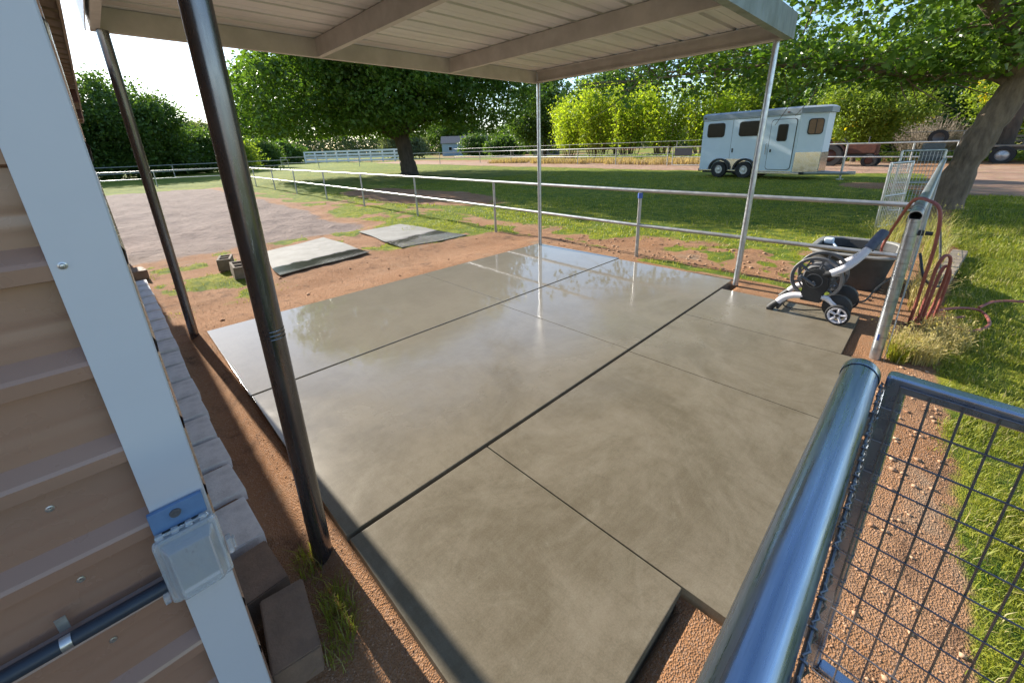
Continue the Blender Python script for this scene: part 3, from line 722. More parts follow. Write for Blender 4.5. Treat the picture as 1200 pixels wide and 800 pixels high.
# ------------------------------------------------------------------ near fence, gate, mesh
def ringpts(c, r, ax, n=14):
    a, b = frame_of(Vector(ax)); c = Vector(c)
    return [c+(a*math.cos(2*math.pi*k/n)+b*math.sin(2*math.pi*k/n))*r for k in range(n)]
def mesh_panel(p0, p1, z0, z1, dv, dh, r, edge=True):
    """welded mesh between two plan points"""
    p0 = Vector((*p0, 0)); p1 = Vector((*p1, 0)); L = (p1-p0).length; d = (p1-p0)/L
    mb = MB(); n = int(round(L/dv))
    for i in range(n+1):
        q = p0+d*(L*i/n); mb.cyl((q.x, q.y, z0), (q.x, q.y, z1), r, 5, cap=False)
    k = int(round((z1-z0)/dh)); nn = Vector((d.y, -d.x, 0))*r*1.6
    for i in range(k+1):
        z = z0+(z1-z0)*i/k; mb.cyl((p0.x+nn.x, p0.y+nn.y, z), (p1.x+nn.x, p1.y+nn.y, z), r, 5, cap=False)
    return mb
def near_fence():
    s = thing('mesh_fence', 'thick capped galvanised pipe rail with wire mesh tied under it, nearest the camera', 'fence', (0, .04, G0))
    zc = 1.05
    MB().tube([(-1.6, .038, zc), (1.33, .040, zc)], .0385, 40).build('rail', 'galv_blue', s)
    MB().lathe([(.0405, -.035), (.0412, -.032), (.0412, -.004), (.039, .006), (.030, .013), (.015, .017), (0, .018)], (1.33, .040, zc), (1, 0, 0), 40).build('end_cap', 'galv_blue', s)
    MB().cyl((1.19, .043, G0-.1), (1.19, .043, zc-.03), .036, 24).build('post', 'galv', s)
    mesh_panel((-1.5, -.004), (1.28, -.004), G0+.02, zc-.01, .0508, .1016, .0016).build('wire_mesh', 'wire', s)
    mb = MB(); rg = rad(2)
    x = -.6
    while x < 1.30:
        c = Vector((x, -.006, zc-.002+rg.normal()*.002)); mb.tube(ringpts(c, .0042, (1, .1*rg.normal(), .3), 8), .0018, 5, closed=True)
        mb.tube([c+Vector((0, 0, -.03)), c+Vector((.003, -.006, -.012)), c+Vector((.006, .003, .004)), c+Vector((.016, -.003, .003)), c+Vector((.028, .001, .001))], .0018, 5)
        x += .0508
    mb.tube([(-1.5, -.006, zc-.003), (1.31, -.006, zc-.003)], .0022, 6); mb.build('wire_tie', 'wire', s)
near_fence()
def near_gate():
    s = thing('mesh_gate', 'open galvanised gate with square wire mesh beside the capped rail', 'gate', (1.315, -.03, G0))
    ang = R(-90-5.6); d = Vector((math.cos(ang), math.sin(ang), 0)); n = Vector((-d.y, d.x, 0))
    rot = Matrix((d, n, Vector((0, 0, 1)))).transposed()
    o = Vector((1.325, -.012, 0)); L = 2.7; zt, zb = 1.075, -.045; w_ = .042
    mb = MB(); mb.box(o+d*(w_/2)+Vector((0, 0, (zt+zb)/2)), (w_, w_, zt-zb), rot, .010, 3)
    mb.box(o+d*(L-w_/2)+Vector((0, 0, (zt+zb)/2)), (w_, w_, zt-zb), rot, .010, 3)
    mb.box(o+d*(L/2)+Vector((0, 0, zt-w_/2+.0005)), (L-.004, w_+.001, w_), rot, .010, 3)
    mb.box(o+d*(L/2)+Vector((0, 0, zb+w_/2)), (L-2*w_, w_-.001, w_), rot, .010, 3)
    mb.build('gate_frame', 'galv_gate', s)
    a = o+d*.030-n*.024; b = o+d*(L-.03)-n*.024
    mesh_panel(a.xy, b.xy, zb+.02, zt-.018, .0545, .1, .0027).build('wire_mesh', 'wire', s)
    rg = rad(6)
    for k in range(11):
        mb = MB(); z = zb+.03+k*.1; c = o+d*.021+Vector((0, 0, z))
        mb.tube([c+n*.024-d*.02, c+n*.024+d*.02, c-n*.024+d*.022, c-n*.026-d*.01, c-n*.030-d*.03+Vector((0, 0, .004))], .0014, 5); mb.build('wire_tie', 'wire', s)
    for z in (.12, .92):
        MB().lathe([(.016, -.03), (.018, -.028), (.018, .028), (.016, .03)], o-d*.012+n*.0+Vector((-.02, .0, z)), (0, 0, 1), 14).build('hinge', 'galv', s)
near_gate()
def far_mesh_fence():
    s = thing('mesh_fence', 'pipe and wire mesh fence with an open pipe end beyond the gate opening', 'fence', (4.08, .06, G0))
    zc = 1.105; px = 4.075
    MB().tube([(px, .066, G0-.1), (px, .063, zc-.02)], .037, 24).build('post', 'galv', s)
    # open tube with a wall
    ax = Vector((1, -.006, 0)); c0 = Vector((px-.03, .063, zc)); L = 10.2
    prof = [(.0385, L), (.0385, 0), (.0335, 0), (.0335, L)]
    mb = MB(); mb.lathe(prof, c0, ax, 28); mb.build('rail', 'galv', s)
    MB().cyl(c0+ax*.25, c0+ax*.252, .0336, 20).build('bore_shade', 'slot', s)  # black disc across the open bore, standing in for the shade inside
    for x in (7.6, 11.0, 14.2): MB().cyl((x, .04, G0-.1), (x, .04, zc-.03), .036, 14).build('post', 'rail', s)
    mesh_panel((px-.02, .010), (14.2, -.010), G0+.03, zc+.005, .08, .1016, .0022).build('wire_mesh', 'wirel', s)
    for k in range(12):
        z = G0+.06+k*.1; MB().tube(ringpts((px, .064, z), .0385, (0, .1, 1), 16), .0013, 5, closed=True).build('wire_tie', 'wire', s)
    for k in range(7):
        x = px+.2+k*.18; MB().tube(ringpts((x, .062, zc), .040, (1, .1, 0), 14), .0015, 5, closed=True).build('wire_tie', 'wire', s)
    MB().box((px-.037, .078, .16), (.003, .012, .05), None, .001).build('sticker', 'bluepaint', s)
    mb = MB(); mb.box((px+.02, .012, .985), (.05, .035, .035), None, .008, 3); mb.cyl((px+.02, -.01, .985), (px+.02, -.05, .985), .014, 12); mb.build('latch', 'black', s)
    mb = MB(); mb.lathe([(.0395, 0), (.045, .004), (.045, .026), (.0395, .03)], (px, .066, G0+.03), (0, 0, 1), 18); mb.box((px-.045, .085, G0+.045), (.03, .03, .028), None, .006); mb.build('base_collar', 'white', s)
far_mesh_fence()
def cage_gate():
    s = thing('mesh_gate', 'pale wire mesh gate standing open across the far fence near the leaning tree', 'gate', (10.9, .1, G0))
    p0 = Vector((11.35, .42, 0)); p1 = Vector((10.6, .68, 0)); d = (p1-p0).normalized(); 
    z0, z1 = G0+.06, 1.16
    mb = MB()
    for q in (p0, p1): mb.cyl(q+Vector((0, 0, z0)), q+Vector((0, 0, z1)), .026, 12)
    for z in (z0, .55, z1): mb.cyl(p0+Vector((0, 0, z)), p1+Vector((0, 0, z)), .022, 12)
    mb.build('gate_frame', 'galv', s)
    mesh_panel(p0.xy, p1.xy, z0, z1, .06, .11, .005).build('wire_mesh', 'wirel', s)
    # second leaf folded behind
    s2 = thing('mesh_gate', 'second pale wire mesh gate leaf, the farther one by the leaning tree', 'gate', (13.3, .1, G0))
    p0 = Vector((13.7, .02, 0)); p1 = Vector((13.3, .72, 0)); mb = MB()
    for q in (p0, p1): mb.cyl(q+Vector((0, 0, z0)), q+Vector((0, 0, z1+.15)), .026, 12)
    for z in (z0, .6, z1+.15): mb.cyl(p0+Vector((0, 0, z)), p1+Vector((0, 0, z)), .022, 12)
    mb.build('gate_frame', 'galv', s2)
    mesh_panel(p0.xy, p1.xy, z0, z1+.15, .07, .11, .0055).build('wire_mesh', 'wirel', s2)
    MB().box((14.3, .25, 1.25), (.3, .36, .4), Matrix.Rotation(R(10), 3, 'Z'), .03).build('feed_box', 'grey', s2)
cage_gate()

# ------------------------------------------------------------------ water trough
def trough():
    s = thing('water_trough', 'dark grey oblong rubber stock tank full of water behind the fence', 'trough', (6.52, .56, G0))
    cx, cy = 6.52, .55
    def ring(hx, hy, r, z, n=7):
        out = []
        for (sx, sy, a0) in ((1, 1, 0), (-1, 1, 90), (-1, -1, 180), (1, -1, 270)):
            for k in range(n):
                a = R(a0+90*k/(n-1)); out.append((cx+sx*(hx-r)+r*math.cos(a), cy+sy*(hy-r)+r*math.sin(a), z))
        return out
    def loft(rs, cap0=False, cap1=False):
        mb = MB(); k = len(rs[0]); f = []
        for i in range(len(rs)-1):
            for j in range(k): f.append((i*k+j, i*k+(j+1) % k, (i+1)*k+(j+1) % k, (i+1)*k+j))
        if cap0: f.append(tuple(range(k-1, -1, -1)))
        if cap1: f.append(tuple((len(rs)-1)*k+j for j in range(k)))
        return mb.add(sum(rs, []), f)
    loft([ring(.44, .32, .2, -.10), ring(.47, .35, .22, .08), ring(.515, .385, .25, .27), ring(.53, .40, .26, .335), ring(.50, .37, .24, .345), ring(.45, .32, .14, .0), ring(.44, .31, .14, -.06)], False, True).build('tank', 'trough', s)
    loft([ring(.531, .401, .26, .333), ring(.56, .43, .27, .335), ring(.565, .435, .27, .353), ring(.55, .42, .26, .365), ring(.51, .38, .24, .363), ring(.502, .372, .24, .347)]).build('rim', 'troughlip', s)
    loft([ring(.486, .356, .23, .25), ring(.1, .08, .05, .251)], False, True).build('water', 'water', s)
    mb = MB(); mb.box((6.75, .86, .35), (.12, .1, .07), None, .02, 3); mb.cyl((6.72, .82, .34), (6.66, .74, .27), .014, 10); mb.build('float_valve', 'white', s)
trough()

# ------------------------------------------------------------------ hose reel cart
def reel_cart():
    s = thing('hose_reel_cart', 'black and silver wheeled hose reel cart on the corner of the pad', 'hose reel', (4.8, .66, 0))
    Y0 = .945
    def P(sv_, z, x): return (x, Y0-sv_, z)
    xn, xf = 4.60, 5.03
    # reel flanges (two) with spokes, drum
    hub = (.315, .375); RR = .205
    for x in (4.665, 4.965):
        mb = MB()
        mb.lathe([(RR, -.016), (RR+.006, -.010), (RR+.006, .010), (RR, .016), (RR-.022, .014), (RR-.026, 0), (RR-.022, -.014)], P(*hub, x), (1, 0, 0), 44, close=True)
        mb.lathe([(RR-.058, -.006), (RR-.058, .006), (RR-.072, .006), (RR-.072, -.006)], P(*hub, x), (1, 0, 0), 40, close=True)
        for k in range(6):
            a = R(20+60*k); c, sn = math.cos(a), math.sin(a)
            mb.tube([P(hub[0]+c*.03, hub[1]+sn*.03, x), P(hub[0]+c*.11, hub[1]+sn*.11, x), P(hub[0]+c*(RR-.02), hub[1]+sn*(RR-.02), x)], [.020, .014, .011], 8)
        mb.lathe([(0, -.016), (.05, -.016), (.056, -.008), (.056, .008), (.05, .016), (0, .016)], P(*hub, x), (1, 0, 0), 24)
        mb.build('reel_flange', 'grey', s)
    mb = MB(); mb.lathe([(.09, -.14), (.09, .14)], P(*hub, 4.815), (1, 0, 0), 28); mb.build('drum', 'black', s)
    mb = MB()
    pts = []
    for k in range(5*18+1):
        a = 2*math.pi*k/18; pts.append(P(hub[0]+.106*math.cos(a), hub[1]+.106*math.sin(a), 4.70+.045*k/18))
    mb.tube(pts, .014, 8); mb.build('hose_coil', 'grey', s)
    # side housings
    for x in (xn, xf):
        poly = [(.225, .165), (.40, .165), (.405, .25), (.435, .33), (.43, .42), (.385, .475), (.315, .49), (.25, .46), (.215, .38), (.235, .30)]
        mb = MB(); mb.prism(poly, x-.028, x+.026, lambda u, v, h: P(u, v, h), .010); mb.build('side_housing', 'black', s)
        mb = MB(); mb.lathe([(.062, -.034), (.068, -.034), (.068, -.028)], P(hub[0], hub[1], x), (1, 0, 0) if x == xn else (-1, 0, 0), 24); mb.build('hub_ring', 'grey', s)
    # crank
    mb = MB(); mb.tube([P(hub[0], hub[1]-.02, xn-.03), P(hub[0], hub[1]-.02, xn-.07)], .016, 12)
    mb.tube([P(hub[0]+.02, hub[1]-.035, xn-.062), P(hub[0]-.10, hub[1]+.035, xn-.064)], [.014, .011], 10)
    mb.tube([P(hub[0]-.10, hub[1]+.035, xn-.060), P(hub[0]-.10, hub[1]+.035, xn-.15)], [.013, .016], 12); mb.build('crank', 'grey', s)
    # tubes: front foot tubes, rear axle tubes, handle (a U)
    def curve(pts, n=6):
        out = []
        P_ = [Vector(p_) for p_ in pts]; P_ = [P_[0]*2-P_[1]]+P_+[P_[-1]*2-P_[-2]]
        for i in range(1, len(P_)-2):
            for k in range(n):
                t_ = k/n; a, b, c, d = P_[i-1:i+3]
                out.append(.5*((2*b)+(c-a)*t_+(2*a-5*b+4*c-d)*t_*t_+(3*b-a-3*c+d)*t_**3))
        out.append(P_[-2]); return out
    for x in (xn, xf):
        mb = MB(); mb.tube(curve([P(.045, .085, x), P(.10, .150, x), P(.17, .190, x), P(.25, .205, x)]), .030, 14); mb.build('front_tube', 'silverp', s)
        mb = MB(); mb.tube(curve([P(-.01, .012, x), P(.015, .05, x), P(.055, .095, x)]), [.034]*13 if False else .0335, 14); mb.box(P(-.005, .012, x), (.075, .05, .024), None, .006); mb.build('foot', 'black', s)
        mb = MB(); mb.tube(curve([P(.37, .225, x), P(.44, .215, x), P(.515, .16, x)]), .026, 14); mb.build('rear_tube', 'silverp', s)
        mb = MB(); mb.lathe([(.020, -.045), (.075, -.045), (.112, -.03), (.112, .03), (.075, .045), (.02, .045)], P(.52, .150, x+(.03 if x == xn else -.03)), (1, 0, 0), 24); mb.build('wheel_guard', 'black', s)
        xo = x-.045 if x == xn else x+.045
        w_ = MB(); w_.lathe([(.072, -.022), (.088, -.022), (.094, -.014), (.094, .014), (.088, .022), (.072, .022)], P(.545, .095, xo), (1, 0, 0), 32, close=True)
        wo_ = w_.build('wheel', 'tyre', s)
        mb = MB(); mb.lathe([(.058, -.019), (.073, -.024), (.0745, -.020), (.0745, .02), (.058, .019)], P(.545, .095, xo), (1, 0, 0), 32, close=True)
        mb.lathe([(0, -.023), (.018, -.023), (.022, -.015), (.022, .015), (0, .02)], P(.545, .095, xo), (1, 0, 0), 20)
        for k in range(5):
            a = R(72*k+12); c, sn = math.cos(a), math.sin(a)
            mb.tube([P(.545+c*.015, .095+sn*.015, xo-.010 if x == xn else xo+.010), P(.545+c*.064, .095+sn*.064, xo-.012 if x == xn else xo+.012)], [.011, .015], 8)
        mb.build('rim', 'silverp', wo_)
        mb = MB(); mb.lathe([(0, -.026), (.014, -.026), (.016, -.02)], P(.545, .095, xo), (1, 0, 0) if x == xn else (-1, 0, 0), 14); mb.build('hub_cap', 'black', wo_)
        mb = MB(); mb.tube(curve([P(.375, .44, x), P(.43, .462, x)]), .032, 14); mb.build('handle_socket', 'black', s)
    mb = MB(); mb.cyl(P(.545, .095, xn-.05), P(.545, .095, xf+.05), .011, 12); mb.build('axle', 'rim', s)
    mb = MB(); mb.cyl(P(.06, .03, xn), P(.06, .03, xf), .014, 10); mb.cyl(P(.30, .19, xn), P(.30, .19, xf), .014, 10); mb.build('cross_bar', 'black', s)
    hp = [P(.42, .458, xn), P(.52, .535, xn+.02), P(.60, .64, xn+.07), P(.665, .77, xn+.145)]
    mb = MB(); mb.tube(curve(hp), .031, 16)
    mb.tube(curve([P(.42, .458, xf), P(.52, .535, xf-.02), P(.60, .64, xf-.08), P(.665, .77, xn+.150)]), .027, 16); mb.build('handle', 'silverp', s)
    mb = MB(); mb.tube([P(.635, .705, xn+.11), P(.66, .76, xn+.14), P(.70, .845, xn+.19), P(.705, .86, xn+.2), P(.707, .865, xn+.203)], [.040, .0405, .039, .034, .015], 18); mb.build('grip', 'grip', s)
    mb = MB(); mb.tube(curve([P(.12, .12, xn+.05), P(.09, .05, xn+.08), P(.14, .012, xn+.12), P(.28, .012, xn+.16), P(.46, .05, xn+.22)]), .006, 8); mb.build('leader_hose', 'cable', s)
    return curve
curve = reel_cart()

# ------------------------------------------------------------------ garden hose, cable, timber
def hoses():
    mb = MB()
    zr = 1.105+.055
    mb.tube(curve([(6.15, .22, .36), (5.9, .28, .46), (5.45, .24, .70), (4.95, .16, 1.0), (4.62, .10, zr), (4.50, .02, zr+.008), (4.47, -.055, zr-.06), (4.55, -.085, .85), (4.70, -.085, .5), (4.90, -.085, .2), (5.05, -.08, .0), (5.2, -.10, -.02), (5.45, -.24, .03), (5.75, -.42, .02), (5.85, -.56, -.01), (5.5, -.60, -.02), (5.2, -.48, -.02), (5.25, -.33, -.01)], 10), .0125, 10)
    mb.tube(curve([(5.02, -.13, .02), (4.92, -.135, .3), (4.84, -.14, .58), (4.84, -.165, .69), (4.90, -.205, .66), (5.0, -.215, .48), (5.12, -.205, .2), (5.22, -.20, .0), (5.4, -.30, -.02), (5.6, -.44, -.02)], 10), .0125, 10)
    mb.tube(curve([(5.1, -.155, .0), (5.02, -.165, .3), (4.97, -.175, .52), (4.98, -.20, .58), (5.06, -.235, .5), (5.14, -.24, .3), (5.2, -.235, .1), (5.26, -.23, -.02), (5.2, -.15, -.02)], 10), .0125, 10)
    o = mb.build('garden_hose', 'hose'); tag(o, 'faded red garden hose looped over the open pipe end down to the grass', 'hose')
    mb = MB(); mb.tube(curve([(6.0, -.55, -.02), (6.25, -.66, .0), (6.4, -.85, .005), (6.55, -1.3, .0), (6.6, -2.0, -.01)], 8), .013, 8)
    o = mb.build('garden_hose', 'hose'); tag(o, 'stretch of pink red hose lying in the lawn at the right edge', 'hose')
    mb = MB(); mb.tube(curve([(5.09, .36, .10), (5.3, .28, .05), (5.6, .22, .13), (5.9, .12, .22), (6.0, .04, .30)], 8), .009, 8)
    o = mb.build('supply_hose', 'cable'); tag(o, 'thin black supply hose from the reel cart to the fence', 'hose')
    mb = MB(); mb.tube(curve([(5.55, -.02, .55), (5.4, -.10, .34), (5.7, -.22, .22), (6.3, -.20, .3), (6.9, -.14, .55), (7.4, -.06, .8)], 8), .012, 8)
    o = mb.build('drain_hose', 'cable'); tag(o, 'black hose curving along the mesh fence beside the red hose', 'hose')
    s = MB(); a = Vector((6.42, -.22, -.03)); b = Vector((8.85, -.44, -.03)); d = b-a
    s.box((a+b)/2, (d.length, .16, .085), Matrix.Rotation(math.atan2(d.y, d.x), 3, 'Z'), .006)
    tag(s.build('timber_beam', 'timber'), 'grey weathered timber lying on the lawn edge by the tree', 'timber')
hoses()

# ------------------------------------------------------------------ horse trailer
def trailer():
    s = thing('horse_trailer', 'white two horse trailer with tinted windows parked on the grass', 'trailer', (22.9, 9.1, G0), 0)
    d = Vector((-.18, -1.08, 0)).normalized(); ang = math.atan2(d.y, d.x); s.rotation_euler = (0, 0, ang)
    W_ = 2.0; L = 4.45; N_ = 5.24; zb = .32; zt = 2.80
    def bl(mb, name, m, parent=s): return mb.build(name, m, parent, world=False)
    plan = [(0, 0), (L, 0), (N_, .62), (N_, W_-.62), (L, W_), (0, W_)]
    mb = MB(); mb.prism(plan, zb, zt, lambda u, v, h: (u, v, h), .03); bl(mb, 'body', 'white')
    mb = MB()
    off = [(-.03, -.03), (L+.0, -.03), (N_+.10, .60), (N_+.10, W_-.60), (L, W_+.03), (-.03, W_+.03)]
    ins = [(.05, .12), (L-.02, .12), (N_-.02, .70), (N_-.02, W_-.70), (L-.02, W_-.12), (.05, W_-.12)]
    k = 6
    v = [(x, y, zt-.02) for x, y in off]+[(x, y, zt+.19) for x, y in off]+[(x, y, zt+.27) for x, y in ins]
    f = [(i, (i+1) % k, (i+1) % k+k, i+k) for i in range(k)]+[(i+k, (i+1) % k+k, (i+1) % k+2*k, i+2*k) for i in range(k)]+[tuple(range(2*k, 3*k)), tuple(range(k-1, -1, -1))]
    mb.add(v, f); bl(mb, 'roof', 'troof')
    def rrect(x0, x1, z0, z1, r, n=5):
        out = []
        for (cx, cz, a0) in ((x1-r, z1-r, 0), (x0+r, z1-r, 90), (x0+r, z0+r, 180), (x1-r, z0+r, 270)):
            for q in range(n): a = R(a0+90*q/(n-1)); out.append((cx+r*math.cos(a), cz+r*math.sin(a)))
        return out
    def panel(x0, x1, z0, z1, r, y, th, name, m, parent=s, fn=None):
        fn = fn or (lambda u, v, h: (u, h, v))
        mb = MB(); mb.prism(rrect(x0, x1, z0, z1, r), y-th, y, fn); return bl(mb, name, m, parent)
    for x0, x1 in ((.30, 1.14), (1.90, 2.80)):
        w_ = panel(x0-.03, x1+.03, 1.93, 2.60, .13, -.001, .02, 'window', 'black')
        panel(x0, x1, 1.96, 2.57, .11, -.0215, .004, 'pane', 'glass', w_)
    dr = panel(3.30, 4.36, .42, 2.60, .14, -.001, .012, 'door_seal', 'black')
    dr2 = panel(3.325, 4.335, .445, 2.575, .13, -.014, .022, 'door', 'white')
    w_ = panel(3.62, 4.04, 1.66, 2.38, .08, -.037, .012, 'window', 'black', dr2)
    panel(3.66, 4.00, 1.70, 2.34, .07, -.050, .004, 'pane', 'glass', dr2)
    panel(3.40, 3.47, 1.20, 1.33, .02, -.037, .02, 'handle', 'black', dr2)
    panel(1.62, 1.70, 1.2, 1.4, .03, -.001, .02, 'vent', 'grey')
    for zz in (.80, 1.45, 2.2):
        mb = MB(); mb.cyl((4.345, -.022, zz-.05), (4.345, -.022, zz+.05), .014, 8); bl(mb, 'hinge', 'grey')
    mb = MB(); mb.box((L/2, -.006, zb+.03), (L-.1, .012, .05), None, .003); bl(mb, 'rub_rail', 'alu')
    mb = MB(); mb.box((L/2, -.006, zt-.07), (L-.06, .010, .022), None, .003); bl(mb, 'drip_rail', 'grey')
    mb = MB(); mb.box((1.55, -.0025, (zb+zt)/2), (.012, .005, zt-zb-.2)); bl(mb, 'panel_seam', 'grey')
    mb = MB(); mb.box((3.02, -.0025, (zb+zt)/2), (.012, .005, zt-zb-.2)); bl(mb, 'panel_seam', 'grey')
    mb = MB(); mb.tube([(3.22, -.02, 1.1), (3.22, -.06, 1.13), (3.22, -.06, 1.55), (3.22, -.02, 1.58)], .014, 8); bl(mb, 'grab_handle', 'alu')
    # nose panel side
    a = Vector((L, 0, 0)); b = Vector((N_, .62, 0)); e = (b-a).normalized(); nn = Vector((e.y, -e.x, 0)); LL = (b-a).length
    fnN = lambda u, v, h: tuple(a+e*u-nn*h+Vector((0, 0, v)))
    panel(.01, LL-.02, zb+.02, 1.18, .02, -.0015, .012, 'stone_guard', 'alu', s, fnN)
    w_ = panel(.32, .90, 1.90, 2.55, .12, -.0015, .02, 'window', 'black', s, fnN)
    panel(.355, .865, 1.935, 2.515, .10, -.0230, .004, 'pane', 'blind', w_, fnN)
    panel(.60, .625, 1.935, 2.515, .01, -.0272, .008, 'mullion', 'black', w_, fnN)
    mb = MB(); mb.prism(rrect(.62, N_*0+1.28, .62, W_-.62, .02), 0, 1, lambda u, v, h: (N_+.002+h*.01, v, .34+u*.0+(u-.62)*1.25)); bl(mb, 'stone_guard', 'alu')
    # fender: black arch over each wheel
    wx = (1.12, 2.36); wr = .39
    mb = MB()
    for c in wx:
        out = [(c+math.cos(R(a_))*.54, .39+math.sin(R(a_))*.54) for a_ in range(0, 181, 12)]
        inn = [(c+math.cos(R(a_))*.46, .39+math.sin(R(a_))*.46) for a_ in range(0, 181, 12)]
        n = len(out)
        v = [(x, -.14, z) for x, z in out]+[(x, -.14, z) for x, z in inn]+[(x, -.003, z) for x, z in out]+[(x, -.003, z) for x, z in inn]
        f = []
        for i in range(n-1): f += [(i, i+1, i+1+n, i+n), (i, i+2*n, i+1+2*n, i+1), (i+n, i+1+n, i+1+3*n, i+3*n)]
        mb.add(v, f)
    bl(mb, 'fender', 'black')
    poly = [(wx[0]-.12, .9), (wx[1]+.12, .9), (wx[1]-.25, .55), ((wx[0]+wx[1])/2, .40), (wx[0]+.25, .55)]
    mb = MB(); mb.prism(poly, -.016, -.004, lambda u, v, h: (u, h, v)); bl(mb, 'fender_plate', 'alu')
    for c in wx:
        for y in (-.02, W_-.18):
            mb = MB(); mb.lathe([(.20, -.10), (.30, -.11), (wr-.02, -.10), (wr, -.07), (wr, .07), (wr-.02, .10), (.20, .10)], (c, y, wr), (0, 1, 0), 32, close=True); w_ = bl(mb, 'wheel', 'tyre')
            mb = MB(); mb.lathe([(.20, -.105), (.21, -.10), (.205, 0), (.19, -.06), (.10, -.055), (.09, -.09), (.0, -.10)], (c, y, wr), (0, 1, 0), 28)
            for q in range(8):
                a_ = R(45*q); mb.cyl((c+.145*math.cos(a_), y-.07, wr+.145*math.sin(a_)), (c+.145*math.cos(a_), y-.05, wr+.145*math.sin(a_)), .028, 8)
            bl(mb, 'rim', 'rim', w_)
    # underside dark box, running board, tongue, jack
    mb = MB(); mb.span(.1, N_-.4, .2, W_-.2, .22, .33); bl(mb, 'chassis', 'black')
    mb = MB(); mb.span(2.75, N_-.5, -.02, .10, .24, .31, .01); bl(mb, 'running_board', 'alu')
    mb = MB(); mb.cyl((N_-.6, .25, .28), (N_+1.05, W_/2-.03, .28), .06, 8); mb.cyl((N_-.6, W_-.25, .28), (N_+1.05, W_/2+.03, .28), .06, 8); mb.box((N_+1.1, W_/2, .30), (.3, .14, .14), None, .03); bl(mb, 'tongue', 'rail')
    mb = MB(); mb.cyl((N_+.75, W_/2, .02), (N_+.75, W_/2, .95), .04, 10); mb.box((N_+.75, W_/2, .02), (.22, .22, .05)); mb.cyl((N_+.75, W_/2, .9), (N_+.75, W_/2-.22, .93), .015, 8); bl(mb, 'jack', 'rail')
    for x in (.06, 3.9):
        mb = MB(); mb.box((x+.05, -.04, zt+.06), (.10, .02, .05), None, .006); bl(mb, 'marker_light', 'orange')
    mb = MB(); mb.span(-.06, -.03, .05, W_-.05, zb-.05, zb+.12, .01); bl(mb, 'bumper', 'black')
trailer()

# ------------------------------------------------------------------ far vehicles and buildings
def wheel(mb, c, r, w_, ax=(0, 1, 0), inner=.55):
    mb.lathe([(r*inner, -w_/2), (r*.93, -w_/2), (r, -w_*.32), (r, w_*.32), (r*.93, w_/2), (r*inner, w_/2)], c, ax, 24, close=True)
def tractor():
    s = thing('tractor', 'old orange tractor with black tyres behind the road fence', 'tractor', (33.4, 4.6, G0), R(-95))
    B = lambda mb, n, m, p_=s: mb.build(n, m, p_, world=False)
    mb = MB(); mb.box((.95, 0, 1.05), (1.5, .62, .55), None, .06); mb.box((1.7, 0, 1.0), (.1, .6, .6), None, .03); B(mb, 'hood', 'orange')
    mb = MB(); mb.box((.5, 0, .72), (2.2, .4, .3), None, .03); mb.box((-.35, 0, .8), (.7, .5, .4), None, .05); B(mb, 'chassis', 'black')
    for y in (-.62, .62):
        mb = MB(); wheel(mb, (-.45, y, .68), .68, .34); w_ = B(mb, 'wheel', 'tyre')
        mb = MB(); mb.lathe([(0, -.06), (.12, -.08), (.36, 0), (.375, .06), (.375, -.06)], (-.45, y, .68), (0, 1, 0), 20); B(mb, 'rim', 'orange', w_)
        mb = MB()
        arc = [(-.45+math.cos(R(a))*.78, .68+math.sin(R(a))*.78) for a in range(20, 150, 10)]
        n = len(arc); mb.add([(x, y-.2, z) for x, z in arc]+[(x, y+.2, z) for x, z in arc]+[(x, y-.2, z+.03) for x, z in arc]+[(x, y+.2, z+.03) for x, z in arc], [(i, i+1, i+1+n, i+n) for i in range(n-1)]+[(i+2*n, i+3*n, i+1+3*n, i+1+2*n) for i in range(n-1)]+[(i, i+2*n, i+1+2*n, i+1) for i in range(n-1)]); B(mb, 'fender', 'orange')
        mb = MB(); wheel(mb, (1.5, y*.85, .38), .38, .2); w_ = B(mb, 'wheel', 'tyre')
        mb = MB(); mb.lathe([(0, -.05), (.2, -.03), (.21, .05)], (1.5, y*.85, .38), (0, 1, 0), 16); B(mb, 'rim', 'orange', w_)
    mb = MB(); mb.box((-.5, 0, 1.22), (.45, .5, .1), None, .03); mb.box((-.72, 0, 1.45), (.08, .5, .4), None, .03); B(mb, 'seat', 'black')
    mb = MB(); mb.tube(ringpts((.12, 0, 1.5), .19, (.8, 0, .5), 18), .018, 6, closed=True); mb.cyl((.3, 0, 1.2), (.12, 0, 1.5), .02, 8); B(mb, 'steering_wheel', 'black')
    mb = MB(); mb.cyl((1.2, .1, 1.3), (1.2, .1, 1.75), .035, 10); B(mb, 'exhaust', 'black')
tractor()
